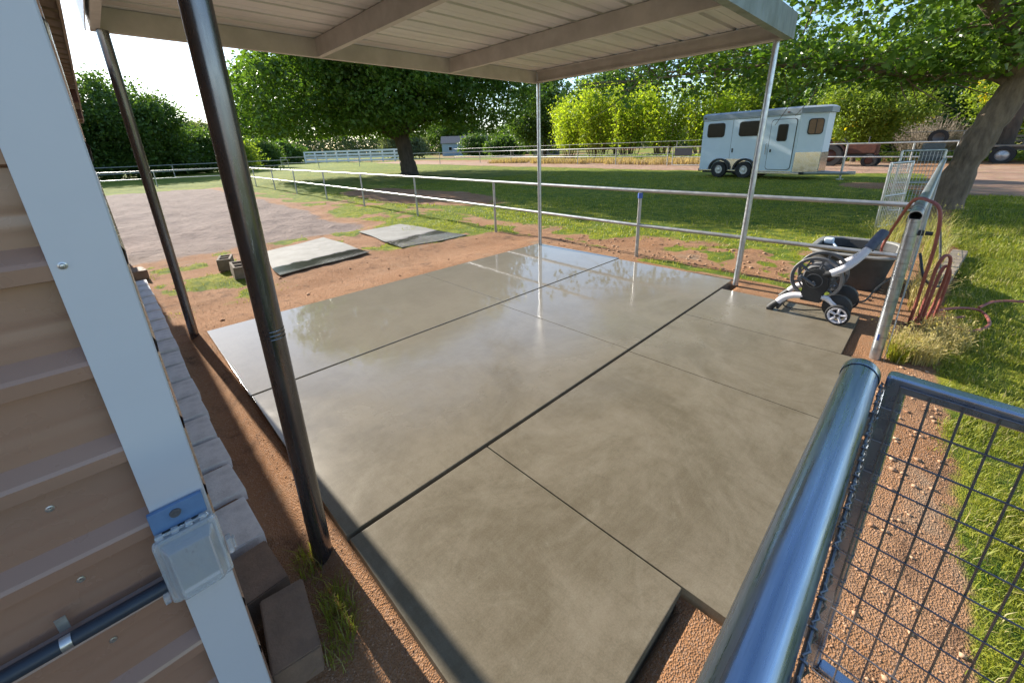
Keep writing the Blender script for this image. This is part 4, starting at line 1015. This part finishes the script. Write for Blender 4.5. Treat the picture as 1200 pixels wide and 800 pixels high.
def wagon():
    s = thing('flatbed_wagon', 'grey flatbed farm wagon behind the leaning tree at right', 'wagon', (37.5, -3.6, G0), R(-95))
    B = lambda mb, n, m, p_=s: mb.build(n, m, p_, world=False)
    mb = MB(); mb.box((0, 0, 1.0), (4.2, 1.7, .10), None, .01); B(mb, 'deck', 'timber')
    mb = MB()
    for y in (-.5, .5): mb.box((0, y, .86), (4.4, .1, .16))
    for x in (-1.3, 1.3): mb.box((x, 0, .55), (.12, 1.6, .12)); mb.box((x, 0, .68), (.3, 1.0, .18))
    B(mb, 'frame', 'grey')
    for x in (-1.3, 1.3):
        for y in (-.95, .95):
            mb = MB(); wheel(mb, (x, y, .5), .5, .2, inner=.6); w_ = B(mb, 'wheel', 'tyre')
            mb = MB(); mb.lathe([(0, -.08), (.1, -.06), (.3, 0), (.31, .05), (.31, -.05)], (x, y, .5), (0, 1, 0), 18); B(mb, 'rim', 'rim', w_)
    mb = MB(); mb.cyl((2.1, 0, .7), (3.6, 0, .45), .05, 8); B(mb, 'drawbar', 'grey')
    mb = MB()
    for x in (-1.9, -.7, .7, 1.9): mb.box((x, .78, 1.35), (.07, .06, .7))
    for z in (1.25, 1.5): mb.box((0, .83, z), (4.1, .04, .12))
    B(mb, 'side_rail', 'timber')
    s2 = thing('spare_wheel', 'single old wheel propped up behind the leaning tree', 'wheel', (36.6, .55, G0), R(10))
    mb = MB(); wheel(mb, (0, 0, 1.55), .45, .2, (1, 0, 0), .6); w_ = mb.build('tyre', 'tyre', s2, world=False)
    mb = MB(); mb.lathe([(0, -.1), (.1, -.08), (.27, 0), (.28, .05)], (0, 0, 1.55), (-1, 0, 0), 18); mb.build('rim', 'grey', s2, world=False)
    mb = MB(); mb.cyl((.1, -.25, 0), (.06, -.1, 1.4), .03, 8); mb.cyl((.1, .25, 0), (.06, .1, 1.4), .03, 8); mb.cyl((.08, -.22, .4), (.08, .22, .4), .025, 8); mb.build('stand', 'grey', s2, world=False)
wagon()
def hut(loc, rz, sx, sy, h, rise, label, wm, rm, name='hut', cat='hut', wins=2):
    s = thing(name, label, cat, loc, rz)
    B = lambda mb, n, m, p_=s: mb.build(n, m, p_, world=False)
    poly = [(-sy/2, 0), (sy/2, 0), (sy/2, h), (0, h+rise), (-sy/2, h)]
    mb = MB(); mb.prism(poly, -sx/2, sx/2, lambda u, v, k: (k, u, v)); B(mb, 'wall', wm)
    mb = MB(); e = .35; q = rise/(sy/2)
    for sg in (-1, 1):
        v = []
        for x in (-sx/2-e, sx/2+e):
            for (y, z) in ((0, h+rise+.04), (sg*(sy/2+e), h-e*q+.04), (sg*(sy/2+e), h-e*q+.16), (0, h+rise+.18)): v.append((x, y, z))
        mb.add(v, [(0, 1, 2, 3), (7, 6, 5, 4), (0, 4, 5, 1), (1, 5, 6, 2), (2, 6, 7, 3)])
    B(mb, 'roof', rm)
    for i in range(wins):
        x = -sx/2+sx*(i+.6)/(wins+.3)
        f = MB()
        for dx, dz, w_, hh in ((0, .5, 1.1, .08), (0, -.5, 1.1, .08), (.5, 0, .08, 1.0), (-.5, 0, .08, 1.0)): f.box((x+dx, -sy/2-.03, h*.58+dz), (w_, .08, hh))
        fo = B(f, 'window', 'wfence')
        mb = MB(); mb.box((x, -sy/2-.012, h*.58), (.95, .02, .95)); B(mb, 'pane', 'glass', fo)
    mb = MB(); mb.box((sx/2-.8, -sy/2-.02, h*.38), (.9, .04, h*.76)); do = B(mb, 'door', rm)
    mb = MB(); mb.cyl((sx/2-1.1, -sy/2-.04, h*.38), (sx/2-1.1, -sy/2-.1, h*.38), .05, 8); B(mb, 'handle', 'rail', do)
hut((66, 57, G0), R(40-90), 5.2, 4.2, 2.5, 1.3, 'small wooden hut with grey gabled roof right of the shade tree', 'housewall', 'shingle', 'hut', 'hut', 1)
hut((80, 101, G0), R(50-90), 13, 7, 3.6, 1.8, 'pale blue white house behind the white board fence and shade tree', 'housewhite', 'shingle', 'house', 'house', 3)
hut((88, 84, G0), R(45-90), 10, 6, 2.8, 1.2, 'low grey outbuilding between the pale house and the wooden hut', 'housewall', 'shingle', 'outbuilding', 'outbuilding', 2)

# ------------------------------------------------------------------ foliage
def leaves(P_, size, rg, up=.4, aspect=.62, var=.35, fold=.12):
    """diamond leaves with a fold; P_ (N,3)"""
    n = len(P_)
    nrm = rg.normal(size=(n, 3)); nrm[:, 2] += up*2; nrm /= np.linalg.norm(nrm, axis=1)[:, None]
    t_ = rg.normal(size=(n, 3)); t_ -= nrm*(t_*nrm).sum(1)[:, None]; t_ /= np.linalg.norm(t_, axis=1)[:, None]
    b = np.cross(nrm, t_); s = (size*(1+var*rg.normal(size=n)).clip(.45, 1.8))[:, None]
    v = np.stack([P_-t_*s*.5, P_+b*s*aspect*.5+nrm*s*fold-t_*s*.08, P_+t_*s*.5, P_-b*s*aspect*.5+nrm*s*fold-t_*s*.08], 1).reshape(-1, 3)
    i = np.arange(n)[:, None]*4
    f = np.concatenate([i+[0, 2, 1], i+[0, 3, 2]], 0)
    return v, f
def crown_pts(ells, nclump, per, spread, rg, shell=.55):
    vol = np.array([(e[3]*e[4]*e[5])**.67 for e in ells]); vol /= vol.sum()
    k = rg.choice(len(ells), size=nclump, p=vol); E_ = np.array(ells)[k]
    d = rg.normal(size=(nclump, 3)); d /= np.linalg.norm(d, axis=1)[:, None]
    r = (shell+(1-shell)*rg.random(nclump)**.6)[:, None]*(1+.10*rg.normal(size=(nclump, 1)))
    c = E_[:, :3]+d*r*E_[:, 3:6]
    q = rg.normal(size=(nclump, per, 3))*spread*(.6+.8*rg.random((nclump, 1, 1))); q[:, :, 2] *= .7
    return (c[:, None, :]+q).reshape(-1, 3), c
def tree(name, label, cat, base, trunk, ells, nclump, per, spread, size, leafm, barkm='bark', group=None, seed=1, up=.3, limbs=8, twigs=0, blossoms=0, zmin=None, shell=.55):
    """trunk: list of (dx,dy,dz,r); ells: list of (dx,dy,dz,rx,ry,rz) relative to base"""
    rg = rad(seed); s = thing(name, label, cat, base, 0, group); B_ = Vector(base)
    mb = MB(); tp = curve([Vector(t_[:3])+B_ for t_ in trunk], 5)
    rr = np.interp(np.linspace(0, 1, len(tp)), np.linspace(0, 1, len(trunk)), [t_[3] for t_ in trunk])
    rr = [r*(1+.06*rg.normal()) for r in rr]
    mb.tube(tp, rr, 14)
    top = Vector(trunk[-1][:3])+B_; r0 = trunk[-1][3]
    ea = [(e[0]+base[0], e[1]+base[1], e[2]+base[2], e[3], e[4], e[5]) for e in ells]
    P_, C = crown_pts(ea, nclump, per, spread, rg, shell)
    if zmin is not None: P_ = P_[P_[:, 2] > zmin+.5*fbm(P_[:, 0], P_[:, 1], .8)]
    P_ = P_[P_[:, 2] > G0+.02]
    ends = []
    for i in range(limbs):
        e = ea[i % len(ea)]
        d = Vector(rg.normal(size=3)).normalized()
        q = Vector(e[:3])+Vector((d.x*e[3], d.y*e[4], abs(d.z)*e[5]*.7-.1*e[5]))*.6
        st = tp[int(len(tp)*(.72+.27*rg.random()))-1]
        mid = st.lerp(q, .45)+Vector((rg.normal()*.1, rg.normal()*.1, .12))*(q-st).length*.6
        lp = curve([st, mid, q], 5); ra = r0*(.55+.25*rg.random())
        mb.tube(lp, list(np.linspace(ra, ra*.25, len(lp))), 8); ends.append((lp, ra))
    for i in range(twigs):
        lp, ra = ends[i % len(ends)]; st = lp[int(3+rg.random()*(len(lp)-4))]
        dd = np.linalg.norm(C-np.array(st), axis=1); near = np.argsort(dd)[:60]; q = Vector(C[near[rg.integers(len(near))]])
        lp2 = curve([st, st.lerp(q, .5)+Vector(rg.normal(size=3))*(q-st).length*.08, q], 4)
        mb.tube(lp2, list(np.linspace(ra*.3, ra*.08, len(lp2))), 6)
    mb.build('trunk', barkm, s, angle=60)
    v, f = leaves(P_, size, rg, up)
    np_mesh('crown', v, [f], leafm, s)
    if blossoms:
        Pb, _ = crown_pts(ea, max(1, blossoms//14), 14, spread*.55, rg, .85)
        v, f = leaves(Pb, size*.9, rg, up); np_mesh('blossom', v, [f], 'flower', s)
    return s
# big shade tree in the pasture
tree('shade_tree', 'broad dark green shade tree with thick forked trunk in the pasture', 'tree', (17.5, 29.3, G0),
     [(0, 0, -.2, .9), (.05, .05, .3, .66), (-.05, .1, 1.3, .55), (-.1, .3, 2.4, .56), (-.2, .5, 3.3, .46)],
     [(0, 0, 6.6, 7.5, 7.5, 3.6), (-4.8, 6.0, 5.6, 5.5, 5.5, 3.2), (4.4, -3.8, 5.7, 4.4, 4.4, 2.5), (-6.0, 0, 5.6, 5, 5, 3.0), (2.0, 7, 5.6, 5, 5, 3), (2, -2, 9.0, 6, 6, 3.5), (-4.5, -3, 9.0, 4.8, 6, 3.8), (-2, 2, 11, 7, 7, 3.6), (-7.2, 8.4, 4.9, 2.7, 2.7, 2.0), (-3.5, -4.5, 5.8, 4, 4, 2.6)],
     4000, 36, .40, .235, 'leaf_shade', 'barkdark', None, 11, .35, 14, 30, zmin=2.5)
# leaning mulberry on the right
def mulberry():
    rg = rad(21); b = Vector((14.75, -.22, G0))
    s = thing('mulberry_tree', 'leaning mulberry tree with dappled trunk and overhanging leafy boughs at right', 'tree', b[:])
    mb = MB()
    tr = [(0, 0, -.25, .44), (.02, -.02, .15, .335), (.03, -.12, 1.0, .275), (.06, -.32, 1.9, .265), (.10, -.58, 2.7, .28), (.15, -.9, 3.5, .27), (.25, -1.3, 4.6, .28), (.4, -1.6, 5.8, .2)]
    tp = curve([Vector(q[:3])+b for q in tr], 6); rr = np.interp(np.linspace(0, 1, len(tp)), np.linspace(0, 1, len(tr)), [q[3] for q in tr])
    mb.tube(tp, [r*(1+.05*rg.normal()) for r in rr], 18)
    boughs = [[(.08, -.50, 2.72), (.0, .0, 2.98), (-.3, 1.0, 3.05), (-.9, 2.3, 3.35), (-1.4, 4.0, 3.6), (-1.6, 6.0, 3.65), (-1.5, 8.0, 3.7)],
              [(.12, -.75, 3.2), (.3, .0, 3.5), (.9, 1.6, 3.7), (1.5, 3.4, 4.2), (1.8, 5.6, 4.5), (1.8, 7.6, 4.5)],
              [(.1, -.6, 2.8), (-.5, -.2, 3.7), (-1.6, .8, 4.7), (-2.8, 2.4, 5.2), (-3.4, 4.4, 5.2)],
              [(.15, -.9, 3.4), (.5, -1.8, 4.3), (.9, -3.2, 5.0), (1.0, -5, 5.2)],
              [(.15, -.9, 3.3), (-.7, -1.6, 4.0), (-1.8, -2.6, 4.4), (-3.2, -3.6, 4.5)],
              [(.25, -1.3, 4.6), (1.2, -.6, 5.8), (2.4, .8, 6.6), (3.0, 2.8, 6.9)],
              [(.4, -1.6, 5.6), (.2, -.8, 7.0), (-.4, .4, 8.0)]]
    radii = [.075, .10, .16, .17, .15, .13, .15]
    cl = []
    for q, r in zip(boughs, radii):
        lp = curve([Vector(x)+b for x in q], 6); mb.tube(lp, list(np.linspace(r*1.35, r*.14, len(lp))), 10)
        for i, p_ in enumerate(lp):
            f = i/len(lp)
            if f < .22: continue
            for k in range(7):
                o = Vector(rg.normal(size=3))*(.35+1.15*f); o.z = abs(o.z)*.7-.28 if k % 3 else o.z*.55
                e = p_+o; cl.append(e)
                if k < 4:
                    l2 = curve([p_, p_.lerp(e, .5)+Vector(rg.normal(size=3))*.08, e], 3); mb.tube(l2, list(np.linspace(r*.16+.008, .006, len(l2))), 5)
    mb.build('trunk', 'bark', s, angle=60)
    for k in range(700):     # the upper dome of the crown
        d = rg.normal(size=3); d /= np.linalg.norm(d); rr_ = .72+.3*rg.random()
        e = Vector((b.x-.1+d[0]*4.6*rr_, b.y+1.6+d[1]*8.0*rr_, b.z+5.6+d[2]*3.0*rr_))
        if e.z > 3.05+.35*rg.normal(): cl.append(e)
    C = np.array([x[:] for x in cl]); per = 26
    P_ = (C[:, None, :]+rg.normal(size=(len(C), per, 3))*np.array([.27, .27, .17])).reshape(-1, 3)
    P_ = P_[P_[:, 2] > 2.5+.12*(P_[:, 1] > 1.5)+.5*fbm(P_[:, 0], P_[:, 1], 1.1)]
    v, f = leaves(P_, .135, rg, .45, .74)
    np_mesh('crown', v, [f], 'leaf_mul', s)
mulberry()
# hedge-like big trees at left
def simple(name, label, cat, x, y, rx, ry, h, leafm, group=None, seed=1, size=.35, n=700, per=26, bark='barkdark', low=.5, spread=.5, blossoms=0, up=.3, tr=.3):
    rg = rad(seed*7+1); c = low+(h-low)/2; rz = (h-low)/2
    ells = [(0, 0, c, rx*.8, ry*.8, rz), (rx*.35, -ry*.3, c*.85, rx*.65, ry*.65, rz*.75), (-rx*.4, ry*.35, c*.9, rx*.6, ry*.6, rz*.8), (rx*.1, ry*.1, c*1.15, rx*.5, ry*.5, rz*.75)]
    if low < .5: ells += [(rx*.5, -ry*.2, h*.2, rx*.55, ry*.6, h*.2), (-rx*.5, ry*.1, h*.2, rx*.55, ry*.6, h*.2), (0, -ry*.3, h*.16, rx*.6, ry*.5, h*.16)]
    ells += [(rg.normal()*rx*.5, rg.normal()*ry*.5, c*(.6+.7*rg.random()), rx*.35, ry*.35, rz*.4) for _ in range(4)]
    return tree(name, label, cat, (x, y, G0), [(0, 0, -.2, tr*1.3), (.03, 0, .4, tr), (.1, .05, c*.5, tr*.8), (.1, .1, c*.8, tr*.6)], ells, n, per, spread, size, leafm, bark, group, seed, up, 7, 8, blossoms, shell=.6)
simple('round_tree', 'big round dark green tree behind the arena, left of the near post', 'tree', 1.6, 62, 7.0, 6, 10.2, 'leaf_dark', 'dark trees behind the arena', 31, .27, 1900, per=34, low=.2)
simple('round_tree', 'lower dark tree behind the arena, right of the biggest one', 'tree', 7.6, 65, 4.0, 4.0, 5.4, 'leaf_dark', 'dark trees behind the arena', 32, .27, 1200, per=30, low=.2)
simple('round_tree', 'dark tree behind the arena peeking out beside the shed eave', 'tree', -5.5, 60, 6, 5, 11.5, 'leaf_dark', 'dark trees behind the arena', 33, .27, 1100, per=30, low=.2)
simple('shrub', 'bright green shrub behind the far arena fence, beside the near post', 'shrub', 13.2, 66, 2.6, 2.4, 4.6, 'leaf_palo', None, 34, .25, 450, low=.1)
simple('shrub', 'small dark green shrub left of the shade tree by the far fence', 'shrub', 18.6, 74, 2.6, 2.6, 4.6, 'leaf_mid', None, 35, .25, 450, low=.1)
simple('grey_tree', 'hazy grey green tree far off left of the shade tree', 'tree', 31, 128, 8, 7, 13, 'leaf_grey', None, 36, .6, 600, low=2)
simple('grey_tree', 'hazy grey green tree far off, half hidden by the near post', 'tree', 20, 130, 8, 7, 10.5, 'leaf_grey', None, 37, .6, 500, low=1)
# yellow-green shrub row
ylab = ['tall yellow green shrub at the left end of the shrub row', 'yellow green shrub second from left in the tall shrub row', 'yellow green shrub in the middle of the tall shrub row', 'yellow green shrub second from right in the tall shrub row', 'yellow green shrub behind the rear end of the horse trailer']
for i, (x, y, h) in enumerate(((46, 35.5, 8.0), (45, 30.5, 8.6), (44.3, 26, 8.4), (43.8, 21.5, 8.3), (43.2, 17, 7.6))):
    rg = rad(60+i); s = thing('tall_shrub', ylab[i], 'shrub', (x, y, G0), 0, 'tall yellow green shrubs along the road')
    mb = MB(); pts = []
    for k in range(26):
        a = rg.random()*6.28; r0 = rg.random()*1.1; r1 = r0+.5+1.5*rg.random(); hh = h*(.72+.28*rg.random())
        b0 = Vector((x+math.cos(a)*r0, y+math.sin(a)*r0, G0-.1)); b1 = Vector((x+math.cos(a)*r1*1.1, y+math.sin(a)*r1*1.3, G0+hh))
        mid = b0.lerp(b1, .5)+Vector((rg.normal()*.2, rg.normal()*.2, 0)); lp = curve([b0, mid, b1], 5)
        mb.tube(lp, list(np.linspace(.05, .012, len(lp))), 5)
        for q in np.linspace(.30, 1.0, 15):
            c = np.array(lp[int(q*(len(lp)-1))]); w_ = .55*(1.15-q*.55)
            pts.append(c+rg.normal(size=(26, 3))*np.array([w_, w_, .35]))
    mb.build('stem', 'stem', s)
    P_ = np.concatenate(pts); P_ = P_[P_[:, 2] > G0+1.0+.8*rg.random(len(P_))]
    v, f = leaves(P_, .26, rg, .5, .5); np_mesh('foliage', v, [f], 'leaf_yel', s)
simple('background_tree', 'tall mid green tree rising behind the yellow green shrubs at their left', 'tree', 54, 47, 5.5, 5.5, 13.5, 'leaf_mid', None, 41, .36, 900, low=1)
simple('background_tree', 'dark green tree rising behind the middle of the yellow green shrubs', 'tree', 53, 33, 5.5, 5.5, 12.5, 'leaf_dark', None, 42, .36, 900, low=1)
simple('background_tree', 'light green tree behind the horse trailer roof', 'tree', 51, 14, 5, 5, 9.0, 'leaf_palo', None, 43, .32, 1000, low=.4)
simple('palo_verde', 'feathery palo verde with yellow blossoms right of the trailer', 'tree', 38.4, 4.6, 2.6, 2.4, 5.4, 'leaf_palo', None, 44, .16, 900, per=30, low=1.0, spread=.34, blossoms=420, tr=.14)
simple('palo_verde', 'yellow blossoming palo verde behind the leaning trunk at right', 'tree', 43, -4.2, 4.0, 4.0, 6.6, 'leaf_palo', None, 45, .18, 900, per=30, low=1.8, spread=.4, blossoms=1500, tr=.14)
simple('background_tree', 'very dark evergreen behind the dry shrub and palo verde', 'tree', 54, 3.0, 8, 7, 9.5, 'leaf_dark', None, 46, .36, 1300, low=.2)
simple('background_tree', 'dark evergreen at the far right behind the palo verde', 'tree', 58, -8, 7, 7, 10, 'leaf_dark', None, 47, .4, 900, low=.2)
simple('background_tree', 'mid green tree far behind the hut and the shade tree', 'tree', 84, 78, 8, 8, 10, 'leaf_mid', None, 48, .5, 700, low=1)
simple('background_tree', 'mid green tree behind the pale far house', 'tree', 92, 120, 10, 10, 13, 'leaf_mid', None, 49, .6, 700, low=1)
simple('background_tree', 'grey green tree between the white board fence and the house', 'tree', 52, 88, 5, 5, 6.5, 'leaf_grey', None, 50, .45, 500, low=.5)
simple('shrub', 'dark low shrub in front of the white board fence, left end', 'shrub', 29, 98, 4, 3, 4.5, 'leaf_dark', None, 51, .4, 350, low=.1)
simple('background_tree', 'olive tree in front of the pale far house', 'tree', 70, 84, 3.6, 3.6, 5.2, 'leaf_mid', None, 53, .4, 400, low=.3)
simple('shrub', 'olive shrub beside the wooden hut', 'shrub', 60, 62, 3.5, 3, 4.2, 'leaf_mid', None, 52, .38, 350, low=.1)
# dry grey brush
def dry_bush(label, x, y, rx, h, seed, n=240):
    rg = rad(seed); s = thing('dry_shrub', label, 'shrub', (x, y, G0)); mb = MB()
    for k in range(n):
        a = rg.random()*6.28; r = rg.random()**.5*rx; hh = h*(.55+.45*rg.random())*(1-.35*(r/rx)**2)
        b0 = Vector((x+math.cos(a)*r*.5, y+math.sin(a)*r*.5, G0)); b1 = Vector((x+math.cos(a)*r, y+math.sin(a)*r, G0+hh))
        m_ = b0.lerp(b1, .5)+Vector(rg.normal(size=3))*.12
        mb.tube([b0, m_, b1], [.02, .014, .004], 4, cap=False)
        for q in range(4):
            c = b0.lerp(b1, .4+.6*rg.random()); mb.tube([c, c+Vector((rg.normal()*.25, rg.normal()*.25, .3*rg.random()+.1))], [.010, .003], 3, cap=False)
    mb.build('twigs', 'dry', s)
dry_bush('bare grey brush clump beyond the road fence, left of the leaning trunk', 42.8, 1.2, 2.1, 3.6, 71, 330)
dry_bush('low bare grey brush behind the leaning trunk', 43.4, -1.4, 1.7, 2.4, 72, 220)
# dark leaning pole / second trunk
tree('dark_trunk_tree', 'thin dark tree trunk behind the leaning mulberry at right', 'tree', (38.0, -2.25, G0), [(0, 0, -.3, .42), (0, 0, 1.2, .36), (.1, -.05, 3.2, .34), (.1, -.1, 5.5, .3)],
     [(0, -1, 8.2, 3.4, 3.6, 2.0), (0, 2, 8.4, 3, 3, 1.7)], 420, 26, .4, .26, 'leaf_mid', 'barkdark', None, 75, .3, 6, 6)
# weeds
def tuft_pts(rg, n, cx, cy, rx, ry): 
    a = rg.random(n)*6.28; r = np.sqrt(rg.random(n)); return cx+np.cos(a)*r*rx, cy+np.sin(a)*r*ry
def blades(x, y, z, h, wd, rg, lean=.5, bend=.5, dirs=None):
    n = len(x); a = rg.random(n)*6.28 if dirs is None else dirs; la = rg.random(n)*lean
    dx, dy = np.cos(a), np.sin(a); px, py = -dy*wd, dx*wd
    m1 = h*.5; x1 = x+dx*la*m1*.6; y1 = y+dy*la*m1*.6; z1 = z+m1
    be = la+bend*rg.random(n); x2 = x+dx*be*h*.75; y2 = y+dy*be*h*.75; z2 = z+h*np.clip(1-.25*be*be, .25, 1)
    v = np.stack([np.stack([x-px, y-py, z], 1), np.stack([x+px, y+py, z], 1), np.stack([x1+px*.8, y1+py*.8, z1], 1), np.stack([x1-px*.8, y1-py*.8, z1], 1), np.stack([x2, y2, z2], 1)], 1).reshape(-1, 3)
    i = np.arange(n)[:, None]*5
    return v, i+np.array([[0, 1, 2, 3]]), i+np.array([[3, 2, 4]])
def lawn():
    rg = rad(91); V, Q, T = [], [], []; off = 0
    def region(n, x0, x1, y0, y1, hmin, hmax, w_, clump):
        nonlocal off
        x = x0+(x1-x0)*rg.random(n); y = y0+(y1-y0)*rg.random(n)
        g, _, _ = masks(x, y); dens = .25+.75*sstep(fbm(x, y, clump, 3), .35, .62)
        k = rg.random(n) < dens*sstep(g+(fbm(x, y, 5, 3)-.5)*1.3, .3, .85)*(g > .02); x, y = x[k], y[k]
        k = ~((x > .3) & (x < 5.45) & (y > .0) & (y < 4.95)); x, y = x[k], y[k]
        h = (hmin+(hmax-hmin)*rg.random(len(x))**1.6)*(.6+.8*fbm(x, y, 1.3, 3))
        v, q, t_ = blades(x, y, gz(x, y)-.005, h, w_*(.7+.6*rg.random(len(x))), rg, .7, .8)
        V.append(v); Q.append(q+off); T.append(t_+off); off += len(v)
    region(115000, 1.1, 5.0, -1.9, -.1, .02, .065, .002, 3.0)
    region(90000, 3.5, 10, -5, -.1, .035, .10, .0033, 2.0)
    region(60000, 9, 19, -9, -.3, .04, .11, .006, 1.2)
    region(9000, .1, 2.2, 5.5, 10, .02, .06, .003, 2.5)
    region(30000, 2.6, 7.2, 6.2, 16, .02, .06, .004, 2.0)
    region(12000, 5.3, 8.2, .1, 9, .03, .08, .0035, 2.0)
    region(90000, 7, 24, .3, 20, .03, .08, .008, .9)
    np_mesh('grass', np.concatenate(V), [np.concatenate(Q), np.concatenate(T)], 'grass')['kind'] = 'stuff'
    # tuft by the near post and shed blocks
    V, Q, T = [], [], []; off = 0
    for (cx, cy, rx, ry, n, h) in ((.26, 1.33, .055, .13, 260, .10), (.245, 1.62, .05, .10, 130, .08), (.20, 1.2, .05, .08, 80, .08)):
        x, y = tuft_pts(rg, n, cx, cy, rx, ry)
        v, q, t_ = blades(x, y, gz(x, y)-.005, h*(.4+.9*rg.random(n)), np.full(n, .0016), rg, .6, .8)
        V.append(v); Q.append(q+off); T.append(t_+off); off += len(v)
    s = np_mesh('grass_tuft', np.concatenate(V), [np.concatenate(Q), np.concatenate(T)], 'grass'); tag(s, 'small green grass tuft growing between the blocks and the near post', 'grass tuft')
lawn()
def dry_clump(label, cx, cy, rx, ry, n, h, seed, m='drygrass', seeds=True, name='dry_grass_clump', cat='dry grass'):
    rg = rad(seed); x, y = tuft_pts(rg, n, cx, cy, rx, ry); z = gz(x, y)-.01
    v, q, t_ = blades(x, y, z, h*(.35+.75*rg.random(n)), np.full(n, .0022)*(1+rg.random(n)), rg, .55, .9)
    VV, FF = [v], [q, t_]
    if seeds:
        tips = v.reshape(-1, 5, 3)[:, 4][::5]; lp = (tips[:, None, :]+rg.normal(size=(len(tips), 5, 3))*np.array([.012, .012, .022])).reshape(-1, 3)
        v2, f2 = leaves(lp, .022, rg, 0, .35); VV.append(v2); FF.append(f2+len(v))
    tag(np_mesh(name, np.concatenate(VV), FF, m), label, cat)
dry_clump('straw coloured dry grass clump at the foot of the open ended post', 4.32, -.14, .20, .15, 650, .24, 101)
dry_clump('dry grass trailing onto the lawn beyond the post, under the red hose', 4.95, -.32, .40, .17, 800, .16, 102)
dry_clump('tall seeding dry grass between the red hose and the timber', 6.0, -.13, .75, .10, 300, .48, 103)
dry_clump('tall seeding grass along the fence at the foot of the leaning tree', 9.0, -.16, 1.9, .14, 420, .7, 104, 'seedgrass')
dry_clump('pale seeding grass behind the trough inside the fence corner', 9.6, .40, 1.3, .22, 300, .6, 105, 'seedgrass')
dry_clump('bright green grass tuft hugging the open ended post', 4.2, -.06, .14, .07, 300, .20, 106, 'grass', False, 'green_grass_clump', 'grass')
def ground_weeds():
    rg = rad(120); n = 22000
    x = 39+9*rg.random(n); y = -6+34*rg.random(n); k = fbm(x, y, .25, 3) > .42; x, y = x[k], y[k]
    z = gz(x, y)+rg.random(len(x))*(.25+.6*fbm(x, y, .5, 2))
    v, f = leaves(np.stack([x, y, z], 1), .22, rg, .5, .5); np_mesh('roadside_weeds', v, [f], 'weed')['kind'] = 'stuff'
    n = 16000; x = 33.2+5.5*rg.random(n); y = 5+34*rg.random(n); k = (fbm(x, y, .3, 3) > .46) & (x > 32.6+.06*(y-14)); x, y = x[k], y[k]
    v, q, t_ = blades(x, y, gz(x, y), .15+.45*rg.random(len(x)), np.full(len(x), .03), rg, .4, .5)
    np_mesh('dry_roadside_grass', v, [q, t_], 'straw')['kind'] = 'stuff'
ground_weeds()
def far_woods():
    rg = rad(140); C = []
    for k in range(4600):
        a = R(-12+128*rg.random()); d = 165+70*rg.random(); h = (5+9*float(fbm(a*9, d*.02, 1.5, 3)))
        C.append((d*math.cos(a), d*math.sin(a), G0+h*rg.random()**1.25))
    C = np.array(C); P_ = (C[:, None, :]+rg.normal(size=(len(C), 24, 3))*np.array([1.6, 1.6, .9])).reshape(-1, 3); P_ = P_[P_[:, 2] > G0]
    v, f = leaves(P_, 1.0, rg, .3, .6); np_mesh('far_woods', v, [f], 'leaf_far')['kind'] = 'stuff'
far_woods()
def gravel():
    rg = rad(130); pts = []
    def strip(n, x0, x1, y0, y1, s0, s1):
        x = x0+(x1-x0)*rg.random(n); y = y0+(y1-y0)*rg.random(n); g, _, _ = masks(x, y); k = g < .35; x, y = x[k], y[k]
        k = ~((x > .385) & (x < 5.42) & (y > 1.5) & (y < 4.875)); k &= ~((x > .39) & (x < 1.25) & (y > .36) & (y < 1.6)) & ~((x > 1.22) & (x < 3.93) & (y > .04) & (y < 1.6)) & ~((x > 3.9) & (x < 4.95) & (y > .24) & (y < 1.6)) & (x > .14)
        x, y = x[k], y[k]; pts.append(np.stack([x, y, s0+(s1-s0)*rg.random(len(x))**2.5], 1))
    strip(26000, .15, 6.4, 4.88, 7.0, .0016, .0062); strip(7000, 1.2, 4.6, -.6, .3, .0012, .0055); strip(3500, .15, .40, .3, 5, .0015, .006); strip(2500, 4.9, 5.7, -.2, 4.9, .002, .007)
    strip(1500, 5.6, 9.5, .2, 5, .006, .035); strip(90, .15, 6.4, 5.0, 9, .008, .03); strip(350, 1.3, 4.4, -.6, 0, .006, .018)
    Q = np.concatenate(pts); n = len(Q); z = gz(Q[:, 0], Q[:, 1])
    base = np.array([[1, 0, 0], [0, 1, 0], [-1, 0, 0], [0, -1, 0], [0, 0, .75], [0, 0, -.75]])
    jit = base[None]*(.65+.7*rg.random((n, 6, 1))); an = rg.random(n)*6.28; c, s_ = np.cos(an)[:, None], np.sin(an)[:, None]
    vx = jit[:, :, 0]*c-jit[:, :, 1]*s_; vy = jit[:, :, 0]*s_+jit[:, :, 1]*c
    V = np.stack([Q[:, None, 0]+vx*Q[:, None, 2], Q[:, None, 1]+vy*Q[:, None, 2], z[:, None]+Q[:, None, 2]*.3+jit[:, :, 2]*.6*Q[:, None, 2]], 2).reshape(-1, 3)
    F = np.array([[0, 1, 4], [1, 2, 4], [2, 3, 4], [3, 0, 4], [1, 0, 5], [2, 1, 5], [3, 2, 5], [0, 3, 5]]); i = (np.arange(n)*6)[:, None, None]
    m, t, p, o = _new('pebble'); g = nd(t, 'ShaderNodeNewGeometry')
    t.links.new(mix(t, g.outputs['Random Per Island'], (.30, .155, .082), (.50, .33, .21)), p.inputs['Base Color']); p.inputs['Roughness'].default_value = .9
    np_mesh('gravel', V, [(F[None]+i).reshape(-1, 3)], m)['kind'] = 'stuff'
gravel()
